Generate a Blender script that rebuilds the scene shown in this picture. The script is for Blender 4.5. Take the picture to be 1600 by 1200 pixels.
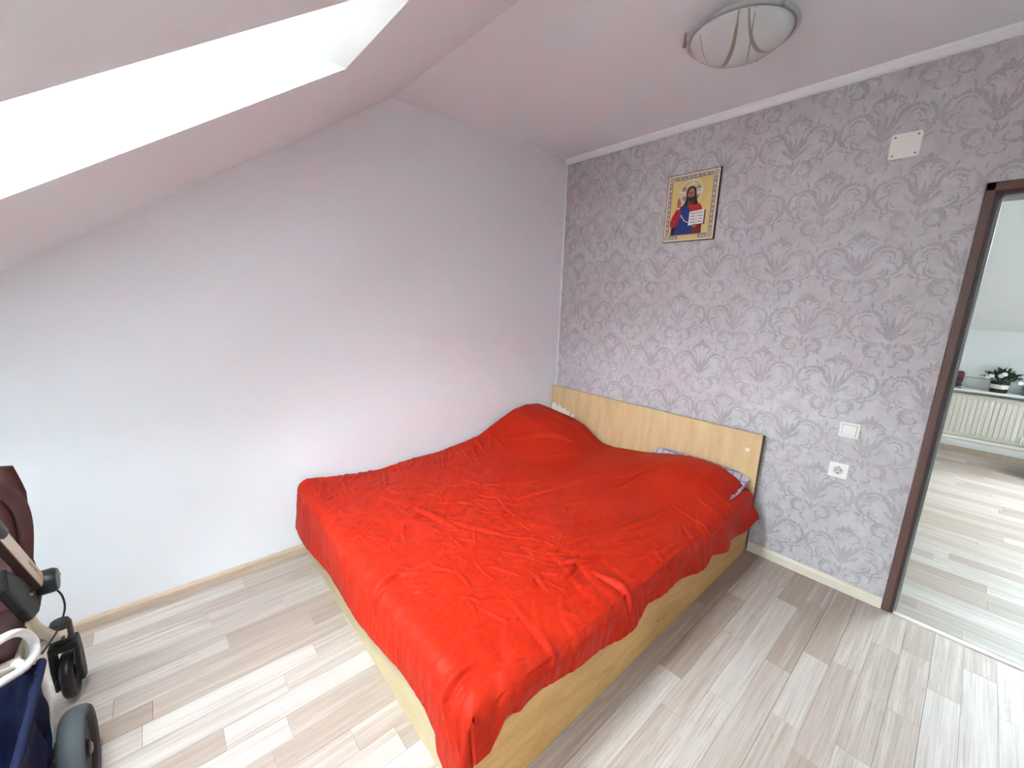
import bpy, math, random
import numpy as np
from mathutils import Vector, Matrix, noise as mnoise

for o in list(bpy.data.objects):
    bpy.data.objects.remove(o, do_unlink=True)
scene = bpy.context.scene
col = scene.collection

# ------------------------------------------------------------------ camera
cam_d = bpy.data.cameras.new('camera')
cam_d.sensor_fit = 'HORIZONTAL'; cam_d.sensor_width = 36.0
cam_d.lens = 36.0 * 638.825 / 1600.0
cam_d.clip_start = 0.02; cam_d.clip_end = 100
cam = bpy.data.objects.new('camera', cam_d); col.objects.link(cam)
_r = Vector((0.657482, 0.752979, 0.027206)); _u = Vector((-0.175225, 0.117685, 0.977469)); _f = Vector((-0.732812, 0.647436, -0.209317))
M4 = Matrix((( _r.x, _u.x, -_f.x, 2.3845), (_r.y, _u.y, -_f.y, -2.62367), (_r.z, _u.z, -_f.z, 1.4943), (0, 0, 0, 1)))
cam.matrix_world = M4
scene.camera = cam

# ------------------------------------------------------------------ sky and exposure
world = bpy.data.worlds.new('overcast_sky'); scene.world = world
world.use_nodes = True
bg = world.node_tree.nodes['Background']
bg.inputs['Color'].default_value = (0.84, 0.955, 1.0, 1)
bg.inputs['Strength'].default_value = 34.0
scene.view_settings.view_transform = 'Standard'
scene.view_settings.look = 'None'
scene.view_settings.gamma = 1.0
scene.view_settings.use_curve_mapping = False
scene.view_settings.exposure = 1.92
scene.cycles.adaptive_threshold = 0.025
scene.cycles.max_bounces = 9; scene.cycles.glossy_bounces = 3; scene.cycles.transmission_bounces = 4

# ------------------------------------------------------------------ room numbers (metres)
H = 2.556            # flat ceiling
RIDGE = -1.467       # where the flat ceiling meets the slope
TH = math.atan2(2.556 - 1.5355, 3.0157 - 1.4667)   # roof pitch
TT = math.tan(TH)
KNEE = -4.25         # low wall under the slope
XR = 3.75            # right wall of the bedroom
WT = 0.12            # thickness of the papered wall
DX0, DX1, DZ = 2.337, 3.17, 1.952   # clear door opening
HX0, HX1, HY = 0.9, 4.7, 3.72       # next room
def slope_z(y): return H - (RIDGE - y) * TT

def portal(name, loc, rot, sx, sy):
    l = bpy.data.lights.new(name, 'AREA'); l.shape = 'RECTANGLE'; l.size = sx; l.size_y = sy
    l.cycles.is_portal = True
    o = bpy.data.objects.new(name, l); col.objects.link(o)
    o.location = loc; o.rotation_euler = rot
    return o
# skylight of the bedroom: opening in the slope, roof window 0.28 m further out
SX0, SX1, SY0, SY1, RT = 1.016, 1.504, -2.102, -3.20, 0.28
WY0 = SY0 - RT / math.sin(TH); WZ0 = slope_z(SY0)
WY1 = SY1; WZ1 = slope_z(SY1) + RT / math.cos(TH)
WL = math.hypot(WY0 - WY1, WZ0 - WZ1)
nrm = Vector((0, -math.sin(TH), math.cos(TH)))
wc = Vector(((SX0 + SX1) / 2, (WY0 + WY1) / 2, (WZ0 + WZ1) / 2))
portal('bedroom_daylight_portal', wc + nrm * 0.10, (-TH, 0, 0), SX1 - SX0, WL)
# two unseen skylights added for fill light, lower down the slope, left and right
EY0, EY1 = -3.30, -4.12
LOW = ((0.30, 0.70), (2.72, 3.58))
VY0 = EY0 - RT / math.sin(TH); VZ0 = slope_z(EY0)
VY1 = EY1; VZ1 = slope_z(EY1) + RT / math.cos(TH)
VL = math.hypot(VY0 - VY1, VZ0 - VZ1)
for (e0, e1) in LOW:
    portal('fill_window_portal', Vector(((e0 + e1) / 2, (VY0 + VY1) / 2, (VZ0 + VZ1) / 2)) + nrm * 0.10, (-TH, 0, 0), e1 - e0, VL)
# roof window of the next room (mirrored slope)
CRZ = 1.288                                   # crease height at the far wall
HR = HY - (H - CRZ) / TT                      # where its flat ceiling starts
def hslope_z(y): return CRZ + (HY - y) * TT
GX0, GX1, GY0, GY1 = 3.15, 4.20, 2.08, 3.22
gn = Vector((0, math.sin(TH), math.cos(TH)))
HWY0 = GY0 + RT / math.sin(TH); HWZ0 = hslope_z(GY0)
HWY1 = GY1; HWZ1 = hslope_z(GY1) + RT / math.cos(TH)
HWL = math.hypot(HWY1 - HWY0, HWZ0 - HWZ1)
hwc = Vector(((GX0 + GX1) / 2, (HWY0 + HWY1) / 2, (HWZ0 + HWZ1) / 2))
portal('next_room_daylight_portal', hwc + gn * 0.10, (TH, 0, 0), GX1 - GX0, HWL)

# ------------------------------------------------------------------ helpers
def srgb(r, g, b):
    def f(c):
        c /= 255.0
        return c / 12.92 if c <= 0.04045 else ((c + 0.055) / 1.055) ** 2.4
    return (f(r), f(g), f(b), 1.0)

class NT:
    def __init__(s, mat):
        s.t = mat.node_tree; s.n = s.t.nodes; s.l = s.t.links
    def node(s, typ, **kw):
        n = s.n.new(typ)
        for k, v in kw.items(): setattr(n, k, v)
        return n
    def put(s, sock, v):
        if v is None: return
        if hasattr(v, 'links') or isinstance(v, bpy.types.NodeSocket): s.l.new(v, sock)
        else: sock.default_value = v
    def m(s, op, a, b=None, c=None, clamp=False):
        n = s.n.new('ShaderNodeMath'); n.operation = op; n.use_clamp = clamp
        s.put(n.inputs[0], a); s.put(n.inputs[1], b); s.put(n.inputs[2], c)
        return n.outputs[0]
    def mix(s, fac, a, b, typ='MIX'):
        n = s.n.new('ShaderNodeMix'); n.data_type = 'RGBA'; n.blend_type = typ
        s.put(n.inputs[0], fac); s.put(n.inputs[6], a); s.put(n.inputs[7], b)
        return n.outputs[2]
    def noise(s, vec, scale, detail=3, rough=0.55, dist=0.0):
        n = s.n.new('ShaderNodeTexNoise'); s.put(n.inputs['Vector'], vec)
        n.inputs['Scale'].default_value = scale; n.inputs['Detail'].default_value = detail
        n.inputs['Roughness'].default_value = rough; n.inputs['Distortion'].default_value = dist
        return n.outputs[0]
    def ramp(s, fac, stops):
        n = s.n.new('ShaderNodeValToRGB'); s.put(n.inputs[0], fac)
        e = n.color_ramp.elements
        while len(e) < len(stops): e.new(0.5)
        for i, (p, c) in enumerate(stops): e[i].position = p; e[i].color = c
        return n.outputs[0]
    def mapr(s, v, a, b, c, d):
        n = s.n.new('ShaderNodeMapRange'); s.put(n.inputs[0], v)
        for i, x in enumerate((a, b, c, d)): n.inputs[i + 1].default_value = x
        return n.outputs[0]
    def mapped(s, vec, loc):
        n = s.n.new('ShaderNodeMapping'); s.put(n.inputs[0], vec); n.inputs['Location'].default_value = loc
        return n.outputs[0]
    def bump(s, h, strength=0.2, dist=0.01):
        n = s.n.new('ShaderNodeBump'); s.put(n.inputs['Height'], h)
        n.inputs['Strength'].default_value = strength; n.inputs['Distance'].default_value = dist
        return n.outputs[0]

def new_mat(name, color=(0.8, 0.8, 0.8, 1), rough=0.6, metal=0.0, spec=0.5):
    m = bpy.data.materials.new(name); m.use_nodes = True
    b = m.node_tree.nodes['Principled BSDF']
    b.inputs['Base Color'].default_value = color; b.inputs['Roughness'].default_value = rough
    b.inputs['Metallic'].default_value = metal
    b.inputs['Specular IOR Level'].default_value = spec
    return m, b, NT(m)

def coords(nt, kind='Object'):
    return nt.node('ShaderNodeTexCoord').outputs[kind]

def plain(name, color, rough=0.6, metal=0.0, spec=0.5, var=0.05, bump=0.0, scale=60.0):
    m, b, nt = new_mat(name, color, rough, metal, spec)
    v = coords(nt)
    n = nt.noise(v, scale, 3)
    dk = tuple(c * (1 - var) for c in color[:3]) + (1,)
    lt = tuple(min(1, c * (1 + var)) for c in color[:3]) + (1,)
    nt.put(b.inputs['Base Color'], nt.mix(n, dk, lt))
    if bump > 0: nt.put(b.inputs['Normal'], nt.bump(n, bump, 0.002))
    return m

MAT = {}
MAT['paint'] = plain('wall_paint', srgb(243, 244, 249), 0.75, var=0.012, bump=0.15, scale=180, spec=0.25)
MAT['ceil_paint'] = plain('ceiling_paint', srgb(239, 246, 251), 0.8, var=0.01, bump=0.1, scale=160, spec=0.2)
MAT['hall_paint'] = plain('next_room_paint', srgb(240, 242, 242), 0.8, var=0.01, bump=0.1, scale=160, spec=0.2)
MAT['reveal'] = plain('reveal_paint', srgb(238, 240, 240), 0.7, var=0.01, spec=0.2)
MAT['white'] = plain('white_plastic', srgb(238, 236, 230), 0.35, var=0.01)
MAT['screw'] = plain('screw_metal', srgb(120, 118, 115), 0.4, 0.8)
MAT['dark_hole'] = plain('dark_recess', srgb(25, 22, 20), 0.7)
MAT['cornice'] = plain('white_moulding', srgb(242, 247, 251), 0.6, var=0.01)
MAT['brown_frame'] = plain('brown_door_frame', srgb(96, 66, 58), 0.45, var=0.12, scale=25)
MAT['brown_dark'] = plain('brown_frame_edge', srgb(58, 36, 32), 0.5, var=0.12, scale=25)
MAT['jamb_grey'] = plain('grey_seal', srgb(150, 156, 154), 0.5)
MAT['threshold'] = plain('threshold_metal', srgb(214, 203, 196), 0.35, 0.35, var=0.05)
MAT['chrome'] = plain('chrome', srgb(190, 186, 182), 0.2, 1.0)
MAT['black'] = plain('black_plastic', srgb(20, 18, 22), 0.4, var=0.1)
MAT['black_dull'] = plain('dull_black_plastic', srgb(12, 9, 13), 0.6, var=0.1)
MAT['tyre'] = plain('grey_rubber', srgb(62, 64, 68), 0.75, var=0.15, bump=0.3, scale=220)
MAT['cream_tube'] = plain('cream_enamel_tube', srgb(220, 210, 188), 0.35, var=0.03)
MAT['white_tube'] = plain('white_enamel_tube', srgb(240, 240, 240), 0.3, var=0.02)
MAT['graphite'] = plain('printed_grey_mark', srgb(96, 96, 100), 0.5)
MAT['window_frame'] = plain('white_window_frame', srgb(240, 240, 238), 0.5)
MAT['sheet'] = plain('lilac_sheet', srgb(190, 178, 196), 0.9, var=0.08, bump=0.2, scale=150)
MAT['lace'] = plain('white_pillow_cotton', srgb(240, 235, 230), 0.9, var=0.03, bump=0.2, scale=200)

def cloth_mat(name, c, var, rough=0.85, scale=420):
    m, b, nt = new_mat(name, c, rough, spec=0.2)
    v = coords(nt)
    n = nt.noise(v, 14, 4); w = nt.noise(v, scale, 2)
    dk = tuple(x * (1 - var) for x in c[:3]) + (1,); lt = tuple(min(1, x * (1 + var)) for x in c[:3]) + (1,)
    nt.put(b.inputs['Base Color'], nt.mix(n, dk, lt))
    nt.put(b.inputs['Normal'], nt.bump(w, 0.35, 0.002))
    return m
MAT['brown_cloth'] = cloth_mat('brown_upholstery', srgb(84, 54, 50), 0.25)
MAT['brown_dark_cloth'] = cloth_mat('dark_brown_upholstery', srgb(58, 34, 34), 0.2)
MAT['navy'] = cloth_mat('navy_fabric', srgb(17, 23, 52), 0.35)

def lilac_plaid():
    m, b, nt = new_mat('lilac_plaid', srgb(200, 188, 200), 0.9, spec=0.2)
    sp = nt.node('ShaderNodeSeparateXYZ'); nt.put(sp.inputs[0], coords(nt))
    a = nt.m('LESS_THAN', nt.m('FRACT', nt.m('MULTIPLY', sp.outputs[0], 22.0)), 0.18)
    c = nt.m('LESS_THAN', nt.m('FRACT', nt.m('MULTIPLY', sp.outputs[2], 22.0)), 0.18)
    f = nt.m('MAXIMUM', a, c)
    nt.put(b.inputs['Base Color'], nt.mix(f, srgb(205, 192, 204), srgb(140, 142, 178)))
    return m
MAT['plaid'] = lilac_plaid()

def bedspread_mat():
    m, b, nt = new_mat('red_bedspread_cotton', srgb(206, 34, 18), 0.5, spec=0.10)
    v = coords(nt)
    n = nt.noise(v, 5, 4)
    nt.put(b.inputs['Base Color'], nt.mix(n, srgb(172, 26, 9), srgb(188, 42, 20)))
    # crumpled facets: distorted cells, strongest over the middle and foot
    mp = nt.node('ShaderNodeMapping'); nt.put(mp.inputs[0], v); mp.inputs['Scale'].default_value = (1.5, 1.0, 0.6); mp.inputs['Rotation'].default_value = (0, 0, 0.45)
    wob = nt.node('ShaderNodeTexNoise'); nt.put(wob.inputs['Vector'], mp.outputs[0]); wob.inputs['Scale'].default_value = 7.0; wob.inputs['Detail'].default_value = 3
    add = nt.node('ShaderNodeVectorMath'); add.operation = 'MULTIPLY_ADD'
    nt.put(add.inputs[0], wob.outputs['Color']); add.inputs[1].default_value = (0.16, 0.16, 0.16); nt.put(add.inputs[2], mp.outputs[0])
    vo = nt.node('ShaderNodeTexVoronoi'); nt.put(vo.inputs['Vector'], add.outputs[0]); vo.inputs['Scale'].default_value = 9.0
    fine = nt.noise(add.outputs[0], 30, 4, 0.6, 0.6)
    sp = nt.node('ShaderNodeSeparateXYZ'); nt.put(sp.inputs[0], v)
    zone = nt.m('MULTIPLY', nt.mapr(sp.outputs[1], -0.75, -1.35, 0.12, 1.0), nt.mapr(nt.noise(v, 3.2, 2), 0.38, 0.6, 0.3, 1.0))
    wv = nt.noise(v, 700, 1)
    h = nt.m('MULTIPLY', nt.m('ADD', nt.m('MULTIPLY', vo.outputs['Distance'], 1.5), nt.m('MULTIPLY', fine, 0.55)), zone)
    h = nt.m('ADD', h, nt.m('MULTIPLY', wv, 0.03))
    nt.put(b.inputs['Normal'], nt.bump(h, 0.42, 0.02))
    return m
MAT['red'] = bedspread_mat()

def beech_mat(name, a, bb, axis_scale):
    m, b, nt = new_mat(name, a, 0.42, spec=0.35)
    v = coords(nt)
    mp = nt.node('ShaderNodeMapping'); nt.put(mp.inputs[0], v); mp.inputs['Scale'].default_value = axis_scale
    g = nt.noise(mp.outputs[0], 6, 5, 0.6, 0.4)
    f = nt.noise(mp.outputs[0], 70, 3, 0.6)
    k = nt.m('ADD', nt.m('MULTIPLY', g, 0.75), nt.m('MULTIPLY', f, 0.25))
    nt.put(b.inputs['Base Color'], nt.ramp(k, [(0.3, bb), (0.62, a)]))
    return m
MAT['beech_v'] = beech_mat('beech_laminate_upright', srgb(216, 186, 144), srgb(196, 160, 116), (3.0, 3.0, 0.5))
MAT['beech_h'] = beech_mat('beech_laminate_board', srgb(200, 156, 98), srgb(174, 128, 72), (0.7, 0.7, 3.0))
MAT['beech_x'] = beech_mat('beech_laminate_foot', srgb(200, 180, 146), srgb(184, 160, 122), (0.7, 0.7, 3.0))
MAT['edge_brown'] = plain('dark_board_edge', srgb(92, 56, 42), 0.6, var=0.15)

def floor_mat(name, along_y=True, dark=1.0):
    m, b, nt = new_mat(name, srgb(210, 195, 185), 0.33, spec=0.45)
    oi = nt.node('ShaderNodeObjectInfo')
    at = nt.node('ShaderNodeAttribute'); at.attribute_name = 'tone'
    rnd = nt.m('FRACT', nt.m('ADD', oi.outputs['Random'], at.outputs['Fac']))
    geo = nt.node('ShaderNodeNewGeometry')
    sp = nt.node('ShaderNodeSeparateXYZ'); nt.put(sp.inputs[0], geo.outputs['Position'])
    ax, ay = (sp.outputs[0], sp.outputs[1]) if along_y else (sp.outputs[1], sp.outputs[0])
    cb = nt.node('ShaderNodeCombineXYZ')
    nt.put(cb.inputs[0], nt.m('ADD', ax, nt.m('MULTIPLY', rnd, 37.0)))
    nt.put(cb.inputs[1], nt.m('MULTIPLY', ay, 0.018))
    nt.put(cb.inputs[2], nt.m('MULTIPLY', rnd, 91.0))
    fine = nt.noise(cb.outputs[0], 210, 4, 0.6, 0.05)
    cb2 = nt.node('ShaderNodeCombineXYZ')
    nt.put(cb2.inputs[0], nt.m('ADD', ax, nt.m('MULTIPLY', rnd, 17.0)))
    nt.put(cb2.inputs[1], nt.m('MULTIPLY', ay, 0.035)); nt.put(cb2.inputs[2], nt.m('MULTIPLY', rnd, 53.0))
    band = nt.noise(cb2.outputs[0], 38, 3, 0.55, 0.1)
    cb3 = nt.node('ShaderNodeCombineXYZ')
    nt.put(cb3.inputs[0], nt.m('ADD', ax, nt.m('MULTIPLY', rnd, 17.0)))
    nt.put(cb3.inputs[1], nt.m('MULTIPLY', ay, 0.11)); nt.put(cb3.inputs[2], nt.m('MULTIPLY', rnd, 53.0))
    rings = nt.m('PINGPONG', nt.m('MULTIPLY', nt.noise(cb3.outputs[0], 13, 2, 0.5, 0.2), 16.0), 0.5)
    lines = nt.mapr(rings, 0.0, 0.16, 1.0, 0.0)
    gate = nt.mapr(nt.m('FRACT', nt.m('MULTIPLY', rnd, 7.31)), 0.42, 0.6, 0.0, 1.0)
    lines = nt.m('MULTIPLY', nt.m('MULTIPLY', lines, gate), nt.mapr(fine, 0.35, 0.65, 0.2, 1.0))
    base = nt.ramp(rnd, [(0.0, srgb(209, 198, 193)), (0.35, srgb(198, 184, 177)), (0.7, srgb(186, 168, 159)), (1.0, srgb(170, 150, 139))])
    k = nt.m('ADD', nt.m('MULTIPLY', fine, 0.5), nt.m('MULTIPLY', band, 0.5))
    c = nt.mix(nt.mapr(k, 0.44, 0.66, 0.0, 0.65), base, srgb(160, 135, 120))
    c = nt.mix(nt.mapr(k, 0.46, 0.3, 0.0, 0.6), c, srgb(220, 210, 203))
    c = nt.mix(nt.m('MULTIPLY', lines, 0.3), c, srgb(150, 124, 108))
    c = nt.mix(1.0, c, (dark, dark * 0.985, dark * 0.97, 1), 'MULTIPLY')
    nt.put(b.inputs['Base Color'], c)
    nt.put(b.inputs['Roughness'], nt.mapr(fine, 0.3, 0.7, 0.42, 0.54))
    nt.put(b.inputs['Normal'], nt.bump(fine, 0.06, 0.002))
    return m
MAT['floor'] = floor_mat('light_laminate', True, 0.84)
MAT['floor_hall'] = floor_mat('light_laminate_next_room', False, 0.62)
MAT['skirt_tan'] = beech_mat('tan_skirting', srgb(206, 186, 166), srgb(188, 164, 144), (6, 0.5, 6))
MAT['skirt_cream'] = beech_mat('cream_skirting', srgb(226, 216, 200), srgb(212, 198, 180), (0.5, 6, 6))

def wallpaper_mat():
    m, b, nt = new_mat('damask_wallpaper', srgb(190, 182, 186), 0.5, spec=0.35)
    PX, PZ = 0.35, 0.297
    geo = nt.node('ShaderNodeNewGeometry')
    sp = nt.node('ShaderNodeSeparateXYZ'); nt.put(sp.inputs[0], geo.outputs['Position'])
    wob = nt.noise(geo.outputs['Position'], 24, 2); wob2 = nt.noise(geo.outputs['Position'], 62, 2)
    X = nt.m('ADD', nt.m('ADD', sp.outputs[0], -0.008), nt.m('MULTIPLY_ADD', wob, 0.008, nt.m('MULTIPLY', wob2, 0.008)))
    Z = nt.m('ADD', nt.m('ADD', sp.outputs[2], -0.005), nt.m('MULTIPLY', nt.noise(nt.mapped(geo.outputs['Position'], (3, 7, 1)), 55, 2), 0.010))
    x0, z0 = 1.756, 0.185
    def local(dx, dz):
        a = nt.m('SUBTRACT', nt.m('FLOORED_MODULO', nt.m('ADD', X, PX / 2 - x0 - dx + PX * 20), PX), PX / 2)
        c = nt.m('SUBTRACT', nt.m('FLOORED_MODULO', nt.m('ADD', Z, PZ - z0 - dz + PZ * 20), 2 * PZ), PZ)
        return a, c
    ax, az = local(0, 0); bx, bz = local(PX / 2, PZ)
    k = 0.5
    met = nt.m('ADD', nt.m('MULTIPLY', nt.m('ABSOLUTE', ax), k / (PX / 2)), nt.m('DIVIDE', nt.m('ABSOLUTE', az), PZ))
    sel = nt.m('LESS_THAN', met, (k + 1) / 2)
    def pick(p, q): return nt.m('ADD', nt.m('MULTIPLY', p, sel), nt.m('MULTIPLY', q, nt.m('SUBTRACT', 1.0, sel)))
    u = nt.m('DIVIDE', nt.m('ABSOLUTE', pick(ax, bx)), PX); v = nt.m('DIVIDE', pick(az, bz), PX)
    acc = None
    def add(val):
        nonlocal acc
        acc = val if acc is None else nt.m('MAXIMUM', acc, val)
    TAU = 2 * math.pi
    uvv = nt.node('ShaderNodeCombineXYZ'); nt.put(uvv.inputs[0], u); nt.put(uvv.inputs[1], v)
    def vec(op, c):
        n = nt.node('ShaderNodeVectorMath'); n.operation = op; nt.put(n.inputs[0], uvv.outputs[0]); n.inputs[1].default_value = c
        return n.outputs['Value']
    def arc(cx, cy, R, t0, ext, w, pw=1.0):
        """crescent leaf: centre, radius, start angle and signed sweep in degrees, greatest half width"""
        dx = nt.m('SUBTRACT', u, cx); dy = nt.m('SUBTRACT', v, cy)
        r = vec('DISTANCE', (cx, cy, 0.0))
        an = nt.m('ARCTAN2', dy, dx)
        s = 1.0 if ext > 0 else -1.0
        t = nt.m('DIVIDE', nt.m('FLOORED_MODULO', nt.m('MULTIPLY_ADD', an, s, -s * math.radians(t0) + TAU * 2), TAU), math.radians(abs(ext)))
        wd = nt.m('MULTIPLY', nt.m('MULTIPLY', t, nt.m('SUBTRACT', 1.0, t)), 4.0 * w * 1.35)
        lobes = max(3, round(abs(ext) / 360 * 2 * math.pi * R / 0.045))
        wd = nt.m('MULTIPLY', wd, nt.m('MULTIPLY_ADD', nt.m('FRACT', nt.m('MULTIPLY', t, float(lobes))), 0.55, 0.5))
        add(nt.m('SUBTRACT', wd, nt.m('ABSOLUTE', nt.m('SUBTRACT', r, R))))
    def leaf(cx, cy, ang, L, w):
        """straight pointed leaf"""
        ca, sa = math.cos(math.radians(ang)), math.sin(math.radians(ang))
        p = nt.m('ADD', vec('DOT_PRODUCT', (ca / L, sa / L, 0.0)), -(cx * ca + cy * sa) / L)
        q = nt.m('ADD', vec('DOT_PRODUCT', (-sa, ca, 0.0)), cx * sa - cy * ca)
        wd = nt.m('MULTIPLY', nt.m('SUBTRACT', 1.0, nt.m('MULTIPLY', p, p)), w * 1.2)
        add(nt.m('SUBTRACT', wd, nt.m('ABSOLUTE', q)))
    # crown
    leaf(0.0, 0.47, 90, 0.075, 0.026); leaf(0.045, 0.46, 58, 0.06, 0.017); leaf(0.06, 0.425, 20, 0.05, 0.015)
    arc(0.10, 0.33, 0.075, 190, -190, 0.022); arc(0.115, 0.32, 0.035, 170, -230, 0.013); arc(0.045, 0.28, 0.16, 112, -60, 0.015)
    # middle bud with petals
    leaf(0.0, 0.07, 90, 0.17, 0.022); leaf(0.058, 0.08, 78, 0.16, 0.024); leaf(0.115, 0.13, 62, 0.13, 0.02)
    leaf(0.045, -0.05, 48, 0.085, 0.02); arc(0.0, 0.02, 0.075, -80, 70, 0.014)
    # tall fronds curling over
    arc(0.27, 0.14, 0.145, 200, -175, 0.026); arc(0.285, 0.14, 0.085, 165, -200, 0.018); arc(0.29, 0.13, 0.04, 120, -240, 0.013)
    arc(0.17, 0.23, 0.085, 190, -130, 0.018); leaf(0.20, 0.24, 60, 0.045, 0.014)
    # outer scroll
    arc(0.27, 0.10, 0.205, 62, -140, 0.027); arc(0.34, 0.0, 0.075, 140, -190, 0.017); leaf(0.435, -0.10, 35, 0.06, 0.017)
    arc(0.22, -0.03, 0.105, 40, -140, 0.019); arc(0.235, -0.02, 0.05, 30, -170, 0.013); leaf(0.365, -0.13, 70, 0.045, 0.014)
    # sweeping stem under the bud
    arc(0.10, 0.14, 0.30, 265, 62, 0.012)
    # lower scrolls
    arc(0.145, -0.245, 0.10, 120, -250, 0.026); arc(0.15, -0.235, 0.055, 150, -200, 0.016); arc(0.115, -0.29, 0.042, 60, 230, 0.016)
    arc(0.31, -0.20, 0.055, 150, -240, 0.019); arc(0.055, -0.40, 0.052, 110, -270, 0.017); leaf(0.22, -0.34, 110, 0.045, 0.013)
    leaf(0.0, -0.55, 90, 0.05, 0.014); leaf(0.13, 0.02, 48, 0.08, 0.02); leaf(0.0, -0.20, 90, 0.09, 0.022); leaf(0.06, -0.17, 60, 0.06, 0.016); leaf(0.25, 0.36, 75, 0.05, 0.016); leaf(0.40, 0.26, 60, 0.045, 0.015)
    cloud = nt.noise(geo.outputs['Position'], 4.5, 3, 0.6)
    grit = nt.noise(geo.outputs['Position'], 150, 3, 0.7)
    ink = nt.mapr(acc, -0.001, 0.004, 0.0, 1.0)
    vein = nt.mapr(nt.m('SINE', nt.m('MULTIPLY', acc, 620.0)), -0.4, 0.7, 0.45, 1.0)
    ridge = nt.mapr(nt.m('ABSOLUTE', nt.m('ADD', acc, 0.004)), 0.0, 0.005, 1.0, 0.0)
    worn = nt.m('MULTIPLY', nt.mapr(grit, 0.34, 0.58, 0.15, 1.0), nt.mapr(cloud, 0.32, 0.62, 0.5, 1.0))
    mp = nt.node('ShaderNodeMapping'); nt.put(mp.inputs[0], geo.outputs['Position']); mp.inputs['Location'].default_value = (5, 3, 8)
    tint = nt.noise(mp.outputs[0], 2.6, 3, 0.6)
    blot = nt.noise(mp.outputs[0], 17, 4, 0.65)
    ground = nt.mix(nt.mapr(tint, 0.35, 0.65, 0, 1), srgb(206, 202, 205), srgb(198, 190, 193))
    ground = nt.mix(nt.mapr(blot, 0.42, 0.66, 0, 0.75), ground, srgb(180, 171, 175))
    ground = nt.mix(nt.m('MULTIPLY', nt.mapr(grit, 0.35, 0.7, 0, 1), 0.25), ground, srgb(176, 168, 170))
    inkc = nt.mix(nt.mapr(tint, 0.3, 0.7, 0, 1), srgb(130, 124, 128), srgb(142, 129, 134))
    c = nt.mix(nt.m('MULTIPLY', nt.m('MULTIPLY', ink, worn), nt.m('MULTIPLY', vein, 0.92)), ground, inkc)
    c = nt.mix(nt.m('MULTIPLY', nt.m('MULTIPLY', ridge, 0.45), worn), c, srgb(222, 214, 217))
    nt.put(b.inputs['Base Color'], c)
    hgt = nt.m('ADD', nt.m('MULTIPLY', ink, 0.6), nt.m('MULTIPLY', grit, 0.5))
    nt.put(b.inputs['Normal'], nt.bump(hgt, 0.2, 0.002))
    return m
MAT['wallpaper'] = wallpaper_mat()

def glass_mat():
    m = bpy.data.materials.new('window_glass'); m.use_nodes = True
    nt = NT(m); nt.n.remove(nt.n['Principled BSDF'])
    out = nt.n['Material Output']
    tr = nt.node('ShaderNodeBsdfTransparent'); tr.inputs[0].default_value = (0.94, 0.97, 0.97, 1)
    gl = nt.node('ShaderNodeBsdfGlossy'); gl.inputs['Roughness'].default_value = 0.02
    fr = nt.node('ShaderNodeFresnel'); fr.inputs[0].default_value = 1.45
    mx = nt.node('ShaderNodeMixShader'); nt.put(mx.inputs[0], nt.m('MULTIPLY', fr.outputs[0], 0.6)); nt.l.new(tr.outputs[0], mx.inputs[1]); nt.l.new(gl.outputs[0], mx.inputs[2])
    nt.l.new(mx.outputs[0], out.inputs[0])
    return m
MAT['glass'] = glass_mat()

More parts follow.
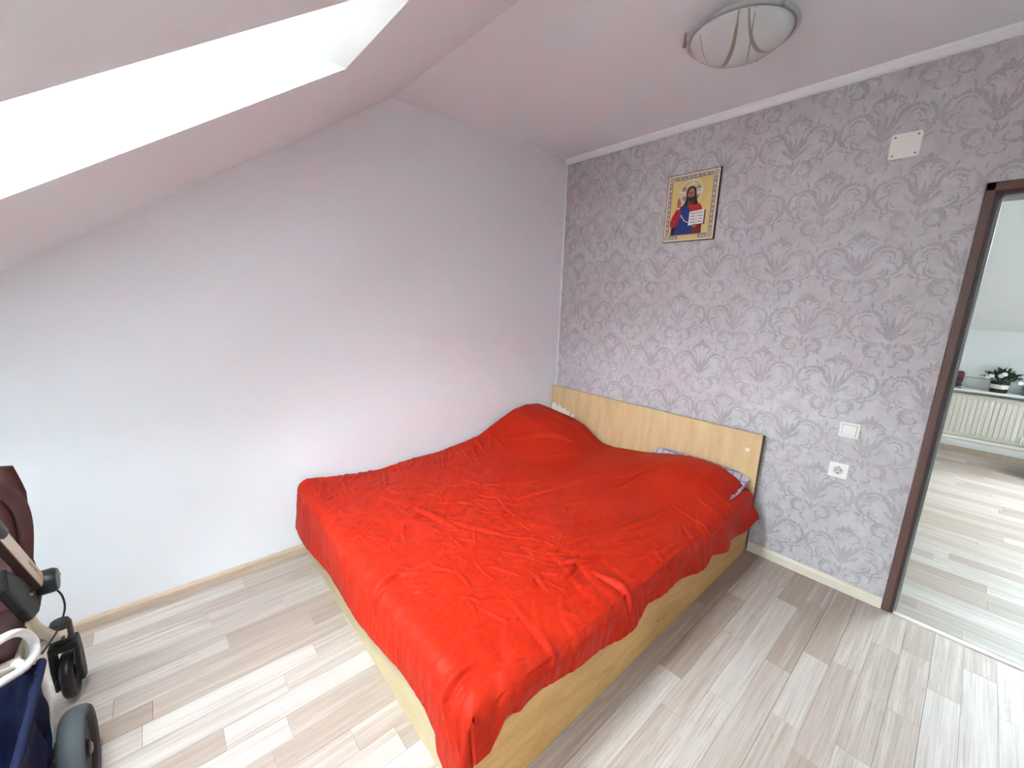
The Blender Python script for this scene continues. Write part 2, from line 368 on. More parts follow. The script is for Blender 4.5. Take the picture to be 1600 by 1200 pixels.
class MB:
    """collects simple solids and links them as one mesh object"""
    def __init__(s): s.v = []; s.f = []
    def quad(s, a, b, c, d):
        n = len(s.v); s.v += [tuple(a), tuple(b), tuple(c), tuple(d)]; s.f.append((n, n + 1, n + 2, n + 3)); return s
    def poly(s, pts):
        n = len(s.v); s.v += [tuple(p) for p in pts]; s.f.append(tuple(range(n, n + len(pts)))); return s
    def box(s, x0, x1, y0, y1, z0, z1, mat=None):
        n = len(s.v)
        P = [(x0, y0, z0), (x1, y0, z0), (x1, y1, z0), (x0, y1, z0), (x0, y0, z1), (x1, y0, z1), (x1, y1, z1), (x0, y1, z1)]
        if mat is not None: P = [tuple(mat @ Vector(p)) for p in P]
        s.v += P
        s.f += [tuple(n + i for i in q) for q in ((0, 3, 2, 1), (4, 5, 6, 7), (0, 1, 5, 4), (1, 2, 6, 5), (2, 3, 7, 6), (3, 0, 4, 7))]
        return s
    def prism(s, pts, d0, d1, plane='xz'):
        """polygon pts extruded: plane xz -> along y, xy -> along z, yz -> along x"""
        def mk(p, d):
            return (p[0], d, p[1]) if plane == 'xz' else (p[0], p[1], d) if plane == 'xy' else (d, p[0], p[1])
        n = len(s.v); k = len(pts)
        s.v += [mk(p, d0) for p in pts] + [mk(p, d1) for p in pts]
        s.f.append(tuple(range(n, n + k))[::-1]); s.f.append(tuple(range(n + k, n + 2 * k)))
        for i in range(k):
            j = (i + 1) % k; s.f.append((n + i, n + j, n + k + j, n + k + i))
        return s
    def tube(s, pts, r, seg=10, cap=True, flat=1.0):
        pts = [Vector(p) for p in pts]; N = len(pts)
        rr = r if isinstance(r, (list, tuple)) else [r] * N
        t0 = (pts[1] - pts[0]).normalized()
        up = Vector((0, 0, 1)) if abs(t0.z) < 0.9 else Vector((1, 0, 0))
        a = t0.cross(up).normalized(); n0 = len(s.v)
        for i, p in enumerate(pts):
            t = (pts[min(i + 1, N - 1)] - pts[max(i - 1, 0)]).normalized()
            a = (a - t * a.dot(t)).normalized(); b = t.cross(a)
            for k in range(seg):
                g = 2 * math.pi * k / seg
                s.v.append(tuple(p + a * (rr[i] * math.cos(g)) + b * (rr[i] * flat * math.sin(g))))
        for i in range(N - 1):
            for k in range(seg):
                k2 = (k + 1) % seg
                s.f.append((n0 + i * seg + k, n0 + i * seg + k2, n0 + (i + 1) * seg + k2, n0 + (i + 1) * seg + k))
        if cap:
            s.f.append(tuple(n0 + k for k in range(seg))[::-1]); s.f.append(tuple(n0 + (N - 1) * seg + k for k in range(seg)))
        return s
    def lathe(s, prof, seg=32, mat=None):
        """profile of (radius, height) about z"""
        n0 = len(s.v); k = len(prof)
        for i in range(seg):
            g = 2 * math.pi * i / seg
            for (r, h) in prof:
                p = Vector((r * math.cos(g), r * math.sin(g), h))
                s.v.append(tuple(mat @ p) if mat is not None else tuple(p))
        for i in range(seg):
            j = (i + 1) % seg
            for q in range(k - 1):
                s.f.append((n0 + i * k + q, n0 + j * k + q, n0 + j * k + q + 1, n0 + i * k + q + 1))
        return s
    def grid(s, fn, nu, nv):
        n0 = len(s.v)
        for i in range(nu + 1):
            for j in range(nv + 1): s.v.append(tuple(fn(i / nu, j / nv)))
        for i in range(nu):
            for j in range(nv):
                a = n0 + i * (nv + 1) + j; s.f.append((a, a + nv + 1, a + nv + 2, a + 1))
        return s
    def mesh(s, name, mat, smooth=False):
        me = bpy.data.meshes.new(name); me.from_pydata(s.v, [], s.f); me.update()
        me.materials.append(mat)
        if smooth:
            me.polygons.foreach_set('use_smooth', [True] * len(me.polygons))
        return me
    def build(s, name, mat, parent=None, smooth=False, bevel=0.0, auto=False):
        me = s.mesh(name, mat, smooth)
        o = bpy.data.objects.new(name, me); col.objects.link(o)
        if parent is not None:
            o.parent = parent; o.matrix_parent_inverse = parent.matrix_basis.inverted()
        if bevel > 0:
            b = o.modifiers.new('bevel', 'BEVEL'); b.width = bevel; b.segments = 2; b.limit_method = 'ANGLE'
        if auto:
            me.set_sharp_from_angle(angle=math.radians(40))
        return o

def tag(o, label=None, cat=None, group=None, kind=None):
    if label: o['label'] = label
    if cat: o['category'] = cat
    if group: o['group'] = group
    if kind: o['kind'] = kind
    return o
def empty(name, loc=(0, 0, 0)):
    o = bpy.data.objects.new(name, None); col.objects.link(o); o.location = loc; o.empty_display_size = 0.1
    return o
def structure(o, label, cat):
    return tag(o, label, cat, kind='structure')
def smooth_path(pts, n=8):
    """Catmull-Rom through the points"""
    P = [Vector(p) for p in pts]; out = []
    for i in range(len(P) - 1):
        a = P[max(i - 1, 0)]; b = P[i]; c = P[i + 1]; d = P[min(i + 2, len(P) - 1)]
        for k in range(n):
            t = k / n
            out.append(0.5 * ((2 * b) + (c - a) * t + (2 * a - 5 * b + 4 * c - d) * t * t + (3 * b - a - 3 * c + d) * t ** 3))
    out.append(P[-1]); return out

# ================================================================== SETTING
# walls of the bedroom
w = MB(); w.prism([(KNEE, 0), (0.0, 0), (0.0, H), (RIDGE, H), (KNEE, slope_z(KNEE))], -0.12, 0.0, 'yz')
structure(w.build('wall_left', MAT['paint']), 'smooth white gable wall beside the bed, cut by the sloping ceiling', 'wall')
wb = MB()
wb.box(0, DX0, 0, WT, 0, H); wb.box(DX1, XR, 0, WT, 0, H); wb.box(DX0, DX1, 0, WT, DZ, H)
structure(wb.build('wall_back', MAT['wallpaper']), 'grey damask wallpapered wall behind the headboard', 'wall')
w = MB(); w.prism([(KNEE, 0), (WT, 0), (WT, H), (RIDGE, H), (KNEE, slope_z(KNEE))], XR, XR + 0.12, 'yz')
structure(w.build('wall_right', MAT['paint']), 'white wall on the right of the bedroom, out of frame', 'wall')
w = MB(); w.box(-0.12, XR + 0.12, KNEE - 0.12, KNEE, 0, slope_z(KNEE) + 0.02)
structure(w.build('wall_front', MAT['paint']), 'low white knee wall under the slope behind the camera', 'wall')
w = MB(); w.box(-0.12, XR + 0.12, RIDGE, WT, H, H + 0.1)
structure(w.build('ceiling', MAT['ceil_paint']), 'flat white ceiling carrying the glass lamp', 'ceiling')
# sloping ceiling with a hole for the skylight
w = MB()
def SP(x, y, d=0.0): return Vector((x, y, slope_z(y))) + nrm * d
XE = XR + 0.12; (L0, L1), (R0, R1) = LOW
for (xa, xb, ya, yb) in ((-0.12, XE, RIDGE, SY0), (-0.12, SX0, SY0, SY1), (SX1, XE, SY0, SY1), (-0.12, XE, SY1, EY0),
                         (-0.12, L0, EY0, EY1), (L1, R0, EY0, EY1), (R1, XE, EY0, EY1), (-0.12, XE, EY1, KNEE)):
    w.quad(SP(xa, ya), SP(xa, yb), SP(xb, yb), SP(xb, ya))
slope = structure(w.build('ceiling_slope', MAT['ceil_paint']), 'sloping white attic ceiling pierced by the skylight', 'ceiling')
# lining of the skylight: level top, upright foot, plumb cheeks
for (lx0, lx1, ly0, ly1, my0, mz0, my1, mz1) in ((SX0, SX1, SY0, SY1, WY0, WZ0, WY1, WZ1), (L0, L1, EY0, EY1, VY0, VZ0, VY1, VZ1), (R0, R1, EY0, EY1, VY0, VZ0, VY1, VZ1)):
    A0 = Vector((lx0, ly0, slope_z(ly0))); A1 = Vector((lx0, ly1, slope_z(ly1)))
    B0 = Vector((lx0, my0, mz0)); B1 = Vector((lx0, my1, mz1)); dx = Vector((lx1 - lx0, 0, 0))
    for nm, q in (('lining_top', (A0, A0 + dx, B0 + dx, B0)), ('lining_foot', (A1, B1, B1 + dx, A1 + dx)),
                  ('lining_cheek', (A0, B0, B1, A1)), ('lining_cheek', (A0 + dx, A1 + dx, B1 + dx, B0 + dx))):
        MB().quad(*q).build(nm, MAT['reveal'], slope)

def roof_window(name, x0, x1, y0, z0, y1, z1, n, label):
    root = empty(name, ((x0 + x1) / 2, (y0 + y1) / 2, (z0 + z1) / 2)); structure(root, label, 'window')
    d = Vector((0, y1 - y0, z1 - z0)); L = d.length; d.normalize()
    ex = Vector((1, 0, 0)); o = Vector((x0, y0, z0))
    fm = Matrix((( ex.x, d.x, n.x, o.x), (ex.y, d.y, n.y, o.y), (ex.z, d.z, n.z, o.z), (0, 0, 0, 1)))
    W = x1 - x0; t = 0.045
    for (a, b, c, e) in ((-0.03, t, -0.03, L + 0.03), (W - t, W + 0.03, -0.03, L + 0.03), (t, W - t, -0.03, t), (t, W - t, L - t, L + 0.03)):
        MB().box(a, b, c, e, 0.0, 0.07, fm).build('sash_bar', MAT['window_frame'], root)
    MB().box(t, W - t, t, L - t, 0.03, 0.04, fm).build('pane', MAT['glass'], root)
    MB().box(W / 2 - 0.15, W / 2 + 0.15, 0.01, 0.03, -0.02, 0.0, fm).build('handle_bar', MAT['chrome'], root)
    return root
roof_window('window_1', SX0, SX1, WY0, WZ0, WY1, WZ1, nrm, 'white framed roof window at the top of the skylight shaft')
roof_window('fill_window_left', L0, L1, VY0, VZ0, VY1, VZ1, nrm, 'low white framed roof window above the stroller, added out of frame as fill light')  # added unseen opening, gives fill from the left
roof_window('fill_window_right', R0, R1, VY0, VZ0, VY1, VZ1, nrm, 'low white framed roof window behind the photographer, added out of frame to brighten the right side')  # added unseen opening, brightens the right side and the ceiling

# floor: base slab and every strip
def build_floor(name, label, x0, x1, y0, y1, along_y, pitch, off, mat, visible, hidden, fixed, seed):
    rng = random.Random(seed)
    base = structure(MB().box(x0, x1, y0, y1, -0.06, -0.012).build(name, mat), label, 'floor')
    rest = MB(); tones = []
    meshes = {}
    lo, hi = (x0, x1) if along_y else (y0, y1); s0, s1 = (y0, y1) if along_y else (x0, x1)
    k0 = math.floor((lo - off) / pitch); lst = []
    k = k0
    while off + k * pitch < hi - 1e-6:
        a = max(lo, off + k * pitch); b = min(hi, off + (k + 1) * pitch)
        if b - a < 0.004: k += 1; continue
        joints = list(fixed.get(k, []))
        cuts = set()
        start = joints[0] if joints else s0 + rng.uniform(0.05, 0.5)
        c = start
        while c > s0: cuts.add(round(c, 3)); c -= rng.choice((0.42, 0.55, 0.68, 0.8))
        c = start
        while c < s1:
            cuts.add(round(c, 3)); nx = c + rng.choice((0.42, 0.55, 0.68, 0.8))
            for j in joints:
                if c + 0.05 < j < nx + 0.15: nx = j
            c = nx
        cs = [s0] + sorted(q for q in cuts if s0 + 0.05 < q < s1 - 0.05) + [s1]
        for p, q in zip(cs[:-1], cs[1:]): lst.append((a, b, p, q))
        k += 1
    g = 0.00025
    for (a, b, p, q) in lst:
        r = (a, b, p, q) if along_y else (p, q, a, b)     # x0 x1 y0 y1
        if hidden(*r): continue
        if visible(*r):
            sx, sy = r[1] - r[0] - 2 * g, r[3] - r[2] - 2 * g
            key = (round(sx, 3), round(sy, 3))
            if key not in meshes:
                hx, hy, e = key[0] / 2, key[1] / 2, 0.0005
                m = MB()
                m.v = [(-hx, -hy, -0.012), (hx, -hy, -0.012), (hx, hy, -0.012), (-hx, hy, -0.012), (-hx, -hy, -e), (hx, -hy, -e), (hx, hy, -e), (-hx, hy, -e),
                       (-hx + e, -hy + e, 0), (hx - e, -hy + e, 0), (hx - e, hy - e, 0), (-hx + e, hy - e, 0)]
                m.f = [(0, 1, 5, 4), (1, 2, 6, 5), (2, 3, 7, 6), (3, 0, 4, 7), (4, 5, 9, 8), (5, 6, 10, 9), (6, 7, 11, 10), (7, 4, 8, 11), (8, 9, 10, 11)]
                meshes[key] = m.mesh('plank', mat)
            o = bpy.data.objects.new('plank', meshes[key]); col.objects.link(o)
            o.location = ((r[0] + r[1]) / 2, (r[2] + r[3]) / 2, 0); o.parent = base
        else:
            rest.box(r[0] + g, r[1] - g, r[2] + g, r[3] - g, -0.012, 0.0); tones += [rng.random()] * 6
    if rest.f:
        o = rest.build('plank_field', mat, base); o['kind'] = 'stuff'
        at = o.data.attributes.new('tone', 'FLOAT', 'FACE'); at.data.foreach_set('value', tones)
    return base

def project(p):
    d = Vector(p) - M4.to_translation(); z = d.dot(_f)
    if z < 0.15: return None
    return (800 + 638.8 * d.dot(_r) / z, 600 - 638.8 * d.dot(_u) / z)
def in_frame(x0, x1, y0, y1, m=30):
    n = 4
    for i in range(n + 1):
        for j in range(n + 1):
            s = project((x0 + (x1 - x0) * i / n, y0 + (y1 - y0) * j / n, 0))
            if s and -m < s[0] < 1600 + m and -m < s[1] < 1200 + m: return True
    return False
fixed = {0: [-2.42], 2: [-2.58], 4: [-2.535], 5: [-2.89, -2.22], 8: [-2.39], 9: [-2.6], 21: [-0.80], 20: [-0.34], 23: [-0.585], 24: [-1.0], 25: [-0.685]}
build_floor('floor', 'pale greige laminate floor of the bedroom', 0, XR, KNEE, 0, True, 0.094, 0.046, MAT['floor'],
            lambda a, b, c, d: in_frame(a, b, c, d), lambda a, b, c, d: b < 1.60 and c > -2.04, fixed, 5)
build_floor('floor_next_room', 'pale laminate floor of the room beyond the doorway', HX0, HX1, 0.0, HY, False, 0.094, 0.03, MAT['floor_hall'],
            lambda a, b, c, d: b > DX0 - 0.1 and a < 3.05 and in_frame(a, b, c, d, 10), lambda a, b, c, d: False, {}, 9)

# skirting, cornice, door frame
structure(MB().prism([(0.0, 0.0), (0.016, 0.0), (0.016, 0.04), (0.009, 0.052), (0.0, 0.054)], KNEE, -0.0, 'xz').build('baseboard_left', MAT['skirt_tan']), 'narrow tan skirting along the white gable wall', 'skirting')
bb = MB()
bb.prism([(0.0, 0.0), (-0.016, 0.0), (-0.016, 0.042), (-0.009, 0.054), (0.0, 0.056)], 0.0, 2.292, 'yz')
structure(bb.build('baseboard_back', MAT['skirt_cream']), 'narrow cream skirting under the wallpaper', 'skirting')
structure(MB().prism([(0.0, H), (-0.03, H), (-0.027, H - 0.012), (-0.012, H - 0.03), (0.0, H - 0.036)], 0.0, XR, 'yz').build('trim_1', MAT['cornice']), 'thin white cornice between wallpaper and ceiling', 'cornice')
structure(MB().box(0.0, 0.011, -0.004, 0.0, 0.0, H - 0.03).build('trim_2', MAT['cornice']), 'thin white bead in the corner of the wallpapered wall', 'trim')
door = empty('door_1', (DX0, 0, 0)); structure(door, 'brown door frame around the open doorway', 'door frame')
CW = 0.043
MB().box(DX0 - CW, DX0 - 0.012, -0.016, 0, 0, DZ + CW).build('casing_post', MAT['brown_frame'], door, bevel=0.004)
MB().box(DX0 - 0.012, DX0, -0.006, WT + 0.01, 0, DZ).build('jamb', MAT['brown_dark'], door)
MB().box(DX0 - CW, DX1 + CW, -0.016, 0, DZ + 0.008, DZ + CW).build('casing_head', MAT['brown_frame'], door, bevel=0.004)
MB().box(DX0 - 0.012, DX1 + 0.012, -0.006, WT + 0.01, DZ - 0.004, DZ + 0.008).build('jamb_head', MAT['brown_dark'], door)
MB().box(DX1 + 0.012, DX1 + CW, -0.016, 0, 0, DZ + CW).build('casing_post', MAT['brown_frame'], door, bevel=0.004)
MB().box(DX1, DX1 + 0.012, -0.006, WT + 0.01, 0, DZ).build('jamb', MAT['brown_dark'], door)
MB().box(DX0, DX0 + 0.010, 0.03, WT, 0, DZ - 0.004).build('seal_strip', MAT['jamb_grey'], door)
MB().box(DX0, DX1, 0.03, WT, DZ - 0.014, DZ - 0.004).build('seal_strip', MAT['jamb_grey'], door)
structure(MB().prism([(-0.022, 0.0), (-0.014, 0.006), (0.0, 0.008), (0.012, 0.006), (0.018, 0.0)], DX0 + 0.001, DX1, 'yz').build('trim_3', MAT['threshold']), 'pale metal threshold strip across the doorway', 'threshold')

# room beyond the doorway
w = MB(); w.box(HX0, HX1, HY, HY + 0.12, 0, CRZ)
structure(w.build('wall_next_room_back', MAT['hall_paint']), 'low white wall behind the radiator in the next room', 'wall')
for nm, xa in (('wall_next_room_left', HX0 - 0.12), ('wall_next_room_right', HX1)):
    w = MB(); w.prism([(WT, 0), (HY, 0), (HY, CRZ), (HR, H), (WT, H)], xa, xa + 0.12, 'yz')
    structure(w.build(nm, MAT['hall_paint']), 'white side wall of the next room, ' + ('hidden behind the wallpapered wall' if 'left' in nm else 'out of frame on the right'), 'wall')
w = MB(); w.box(XR, HX1, 0.0, WT, 0, H); structure(w.build('wall_next_room_front', MAT['hall_paint']), 'white wall of the next room beside the doorway, out of frame', 'wall')
w = MB(); w.box(HX0 - 0.12, HX1 + 0.12, WT, HR, H, H + 0.1); structure(w.build('ceiling_next_room', MAT['hall_paint']), 'flat ceiling of the next room seen through the doorway', 'ceiling')
w = MB()
def HP(x, y): return Vector((x, y, hslope_z(y)))
for (xa, xb, ya, yb) in ((HX0 - 0.12, HX1 + 0.12, HR, GY0), (HX0 - 0.12, HX1 + 0.12, GY1, HY + 0.01), (HX0 - 0.12, GX0, GY0, GY1), (GX1, HX1 + 0.12, GY0, GY1)):
    w.quad(HP(xa, ya), HP(xa, yb), HP(xb, yb), HP(xb, ya))
hs = structure(w.build('ceiling_next_room_slope', MAT['hall_paint']), 'sloping white ceiling above the radiator in the next room', 'ceiling')
A0 = HP(GX0, GY0); A1 = HP(GX0, GY1); B0 = Vector((GX0, HWY0, HWZ0)); B1 = Vector((GX0, HWY1, HWZ1)); dx = Vector((GX1 - GX0, 0, 0))
for nm, q in (('lining_top', (A0, A0 + dx, B0 + dx, B0)), ('lining_foot', (A1, B1, B1 + dx, A1 + dx)),
              ('lining_cheek', (A0, B0, B1, A1)), ('lining_cheek', (A0 + dx, A1 + dx, B1 + dx, B0 + dx))):
    MB().quad(*q).build(nm, MAT['reveal'], hs)
roof_window('window_2', GX0, GX1, HWY0, HWZ0, HWY1, HWZ1, gn, 'white framed roof window of the next room, out of frame')
structure(MB().box(HX0, HX1, HY - 0.015, HY, 0, 0.058).build('baseboard_next_room', MAT['skirt_tan']), 'tan skirting under the radiator in the next room', 'skirting')

# ================================================================== BED
BW, BL = 1.66, 2.095
bed = empty('bed', (BW / 2, -BL / 2, 0)); tag(bed, 'beech laminate double bed with plain headboard against the wallpapered wall', 'bed')
MB().box(0.008, BW + 0.004, -0.052, -0.027, 0.02, 0.749).build('headboard', MAT['beech_v'], bed, bevel=0.002)
MB().box(BW + 0.0045, BW + 0.0075, -0.052, -0.027, 0.02, 0.749).build('headboard_edge', MAT['edge_brown'], bed)
MB().box(BW - 0.022, BW, -BL, -0.054, 0.0, 0.268).build('side_rail', MAT['beech_h'], bed, bevel=0.002)
MB().box(0.02, 0.042, -BL, -0.054, 0.0, 0.268).build('side_rail', MAT['beech_h'], bed, bevel=0.002)
MB().box(0.042, BW - 0.022, -BL, -BL + 0.022, 0.0, 0.268).build('foot_board', MAT['beech_x'], bed, bevel=0.002)
MB().box(0.042, BW - 0.022, -BL + 0.022, -0.054, 0.16, 0.18).build('slat_base', MAT['beech_h'], bed)
st = MB().box(1.583, 1.607, -0.0535, -0.0521, 0.636, 0.655).build('sticker', MAT['white'], bed); st['label'] = 'small white sticker'
for (yy, zz) in ((-1.075, 0.096), (-0.86, 0.132)):
    MB().lathe([(0, 0), (0.004, 0), (0.004, 0.001), (0, 0.0012)], 8, Matrix.Translation((BW, yy, zz)) @ Matrix.Rotation(math.pi / 2, 4, 'Y')).build('screw_hole', MAT['dark_hole'] if yy < -1 else MAT['white'], bed)
mt = MB().box(0.035, BW + 0.003, -BL - 0.001, -0.06, 0.2685, 0.385).build('mattress', MAT['sheet'], smooth=False, bevel=0.02)
tag(mt, 'mattress under a lilac sheet, edge showing below the red bedspread', 'mattress')

# pillows
def pillow(name, cx, cy, cz, lx, ly, lz, mat, rx=0.0, ry=0.0, ruffle=None):
    def fn(side):
        def f(u, v):
            a, b = 2 * u - 1, 2 * v - 1
            h = (max(0, 1 - a ** 4) * max(0, 1 - b ** 4)) ** 0.6
            pin = 1 - 0.06 * (1 - abs(a)) * 0 - 0.05 * (a * a * b * b)
            n = mnoise.noise(Vector((a * 2.3 + cx, b * 2.3, side))) * 0.012
            return (a * lx / 2 * pin, b * ly / 2 * pin, side * (lz / 2 * h + n * h))
        return f
    m = MB(); m.grid(fn(1), 24, 18); m.grid(lambda u, v: fn(-1)(1 - u, v), 24, 18)
    o = m.build(name, mat, None, True)
    R = Matrix.Translation((cx, cy, cz)) @ Matrix.Rotation(ry, 4, 'Y') @ Matrix.Rotation(rx, 4, 'X')
    o.data.transform(R)
    if ruffle:
        path = []
        for i in range(160):
            t = i / 160 * 4; s, fr = int(t), t - int(t)
            p = ((-1 + 2 * fr, -1), (1, -1 + 2 * fr), (1 - 2 * fr, 1), (-1, 1 - 2 * fr))[s]
            path.append(p)
        m = MB()
        n0 = 0
        for i, p in enumerate(path):
            inn = Vector((p[0] * lx / 2 * 0.96, p[1] * ly / 2 * 0.96, 0)); wv = 0.010 * math.sin(i * 1.35)
            out = Vector((p[0] * (lx / 2 + 0.035), p[1] * (ly / 2 + 0.035), wv + 0.006))
            m.v += [tuple(R @ inn), tuple(R @ out)]
        N = len(path)
        for i in range(N):
            j = (i + 1) % N; m.f.append((2 * i, 2 * i + 1, 2 * j + 1, 2 * j))
        m.build('ruffle', ruffle, o, True)
    return o
# bedspread: one sheet lying on mattress and pillows, hanging over the side and the foot
def build_bedspread():
    TOPX, TOPY = 1.684, -2.120          # where the sheet turns over the edge
    LX = 0.030
    headY = -0.075
    xs_h = np.array([0.0, 0.04, 0.18, .32, .52, .70, .92, 1.11, 1.285, 1.367, 1.485, 1.585, 1.63, 1.68])
    zs_h = np.array([.535, .535, .49, .425, .392, .395, .43, .472, .507, .512, .506, .468, .43, .42])
    ys_l = np.array([-2.15, -2.084, -2.0, -1.8, -1.626, -1.435, -1.194, -1.02, -.86, -.66, -.52, -.39, -.245, -.075])
    zs_l = np.array([.445, .462, .444, .418, .402, .414, .419, .437, .466, .555, .61, .632, .618, .535])
    hemY = np.array([-2.2, -2.08, -2.03, -2.0, -1.94, -1.86, -1.73, -1.63, -1.48, -1.34, -1.255, -1.0, -.92, -.73, -.66, -.45, -.27, -.15, -.03])
    hemZ = np.array([.235, .25, .30, .335, .305, .312, .292, .272, .265, .258, .298, .262, .258, .234, .262, .222, .23, .27, .26])
    hemX = np.array([0.0, .27, .39, .70, .92, 1.03, 1.18, 1.35, 1.45, 1.52, 1.54, 1.58, 1.75])
    hemFZ = np.array([.19, .178, .178, .182, .207, .22, .227, .237, .238, .215, .165, .15, .19])
    NA, NB = 400, 480
    r = 0.06
    turn = r * math.pi / 2
    flatA = TOPX - r - LX; flatB = abs(TOPY) - r - abs(headY)
    def smooth(e0, e1, x): t = np.clip((x - e0) / (e1 - e0), 0, 1); return t * t * (3 - 2 * t)
    # parametric lengths; drape lengths vary with position
    s = np.linspace(0, 1, NA + 1); t = np.linspace(0, 1, NB + 1)
    S, T = np.meshgrid(s, t, indexing='ij')
    fa, fb = 0.86, 0.87                   # share of the grid on the flat
    A = np.where(S < fa, S / fa, 1.0); DA = np.clip((S - fa) / (1 - fa), 0, 1)     # DA 0..1 over the drape
    B = np.where(T < fb, T / fb, 1.0); DB = np.clip((T - fb) / (1 - fb), 0, 1)
    X0 = LX + A * flatA; Y0 = headY - B * flatB
    back = 0.040 * smooth(0.85, 1.15, X0) + 0.016 * (1 - smooth(0.05, 0.45, X0))
    Y0 = Y0 - back * np.exp(-((Y0 - headY) / 0.10) ** 2)
    # top height field
    zh = np.interp(X0, xs_h, zs_h); zl = np.interp(Y0, ys_l, zs_l)
    base = 0.420 + 0.012 * np.sin(Y0 * 2.1 + 0.6) - 0.012 * smooth(0.2, 0.8, X0) * smooth(-0.5, -1.2, Y0)
    wl = np.exp(-((X0 - 0.04) / 0.26) ** 2); wl2 = np.exp(-(np.maximum(0, X0 - 0.30) / 0.30) ** 2)
    wh = smooth(-0.75, -0.12, Y0)
    Z = base + (zl - base) * (1 - (1 - wl) * (1 - 0.84 * wl2 * smooth(-0.90, -0.42, Y0)))
    wh2 = wh * smooth(0.45, 0.8, X0) + smooth(-0.16, -0.07, Y0) * (1 - smooth(0.45, 0.8, X0))
    Z = Z + (zh - Z) * wh2
    # pillow lump on the right
    Z += 0.030 * np.exp(-((X0 - 1.33) / 0.30) ** 4 - ((Y0 + 0.30) / 0.22) ** 2)
    # drapes
    hz = np.interp(Y0 - 0.0, hemY, hemZ); hf = np.interp(X0, hemX, hemFZ)
    topA = Z.copy()
    La = np.maximum(0.02, (topA - r) - hz) + turn     # total length over the side
    Lb = np.maximum(0.02, (topA - r) - hf) + turn
    la = DA * La; lb = DB * Lb
    def over(l):
        ang = np.minimum(l / r, math.pi / 2)
        out = r * np.sin(ang); dn = r * (1 - np.cos(ang)); ex = np.maximum(0, l - turn)
        return out, dn + ex, ex
    oa, da, ea = over(la); ob, db, eb = over(lb)
    flareA = 0.16 + 0.10 * np.sin(Y0 * 9.0 + 1.0) + 0.07 * np.sin(Y0 * 21.0)
    flareA = flareA - 0.20 * np.exp(-((Y0 + 1.93) / 0.15) ** 2)
    flareB = 0.10 + 0.06 * np.sin(X0 * 8.0)
    X = X0 + oa + ea * flareA; Y = Y0 - ob - eb * flareB
    both = np.minimum(da, db)
    Zf = topA - np.maximum(da, db) - 0.22 * both
    # soft corner: pull hanging corner inwards
    c = smooth(0.0, 0.12, both)
    X -= 0.035 * c; Y += 0.03 * c
    # left side: sheet tucked down a little against the wall at the foot, bulge at the corner
    bul = np.exp(-((Y0 + 2.06) / 0.07) ** 2) * np.exp(-((X0 - 0.04) / 0.10) ** 2)
    # free corner behind the headboard edge
    tip = smooth(-0.30, -0.08, Y0) * smooth(0.55, 1.0, DA)
    X += 0.03 * tip; Y += 0.03 * tip * (DA > 0)
    P = np.stack([X, Y, Zf], -1)
    # normals of the smooth sheet
    du = np.gradient(P, axis=0); dv = np.gradient(P, axis=1)
    N = np.cross(dv, du); N /= np.linalg.norm(N, axis=-1, keepdims=True) + 1e-9
    # ------------------------------------------------ wrinkles as displacement along the normal
    U = X0 + la; V = -(Y0) + lb            # unrolled cloth coordinates
    D = np.zeros_like(U)
    def fold(pts, amp, width, lean=0.0):
        nonlocal D
        best = np.full(U.shape, 1e9); tt = np.zeros(U.shape); side = np.zeros(U.shape)
        n = len(pts) - 1
        for i in range(n):
            ax, ay = pts[i]; bx, by = pts[i + 1]
            dx, dy = bx - ax, by - ay; L2 = dx * dx + dy * dy
            q = np.clip(((U - ax) * dx + (V - ay) * dy) / L2, 0, 1)
            px, py = U - (ax + q * dx), V - (ay + q * dy)
            d = np.hypot(px, py); sd = (dx * py - dy * px) / math.sqrt(L2)
            m = d < best; best = np.where(m, d, best); tt = np.where(m, (i + q) / n, tt); side = np.where(m, sd, side)
        w = width * (0.4 + 0.6 * np.sin(np.pi * np.clip(tt, 0.02, 0.98)))
        e = np.sin(np.pi * np.clip(tt, 0.0, 1.0)) ** 0.6
        x = side / w
        prof = np.exp(-x * x) - 0.75 * np.exp(-((x - 1.15 - lean) / 0.55) ** 2)
        fade = np.where(best < 4 * width, 1.0, 0.0) * np.exp(-np.maximum(0, best - np.abs(side)) ** 2 / (0.4 * width) ** 2)
        D += amp * e * prof * fade
    F = fold
    # folds read off the photograph (cloth coordinates: across from the wall, down from the headboard)
    F([(1.10, 2.22), (1.05, 2.09), (1.04, 2.01), (1.08, 1.93)], 0.012, 0.016, 0.2)
    F([(1.62, 2.26), (1.56, 2.13), (1.55, 2.05), (1.58, 1.96)], 0.013, 0.017, 0.2)
    F([(1.66, 2.24), (1.60, 2.12), (1.60, 2.05)], 0.010, 0.016)
    F([(0.84, 1.23), (0.90, 0.95), (0.94, 0.75)], 0.007, 0.016)
    F([(0.70, 1.13), (0.77, 0.9), (0.82, 0.67)], 0.007, 0.016)
    F([(1.30, 1.33), (1.34, 1.2), (1.36, 1.06)], 0.008, 0.014)
    F([(1.57, 1.17), (1.62, 1.0), (1.64, 0.82)], 0.010, 0.016)
    F([(1.38, 1.45), (1.43, 1.36), (1.47, 1.27)], 0.008, 0.013)
    F([(0.57, 1.71), (0.75, 1.66), (0.93, 1.64)], 0.009, 0.022)
    F([(0.80, 1.64), (0.95, 1.57), (1.12, 1.47)], 0.008, 0.02)
    F([(1.47, 1.53), (1.44, 1.43), (1.40, 1.34)], 0.010, 0.016)
    F([(1.06, 0.60), (1.16, 0.42), (1.28, 0.24)], 0.006, 0.02)
    F([(1.50, 1.38), (1.62, 1.36), (1.76, 1.38)], 0.012, 0.02)
    F([(0.12, 0.45), (0.32, 0.36), (0.50, 0.26)], 0.010, 0.03)
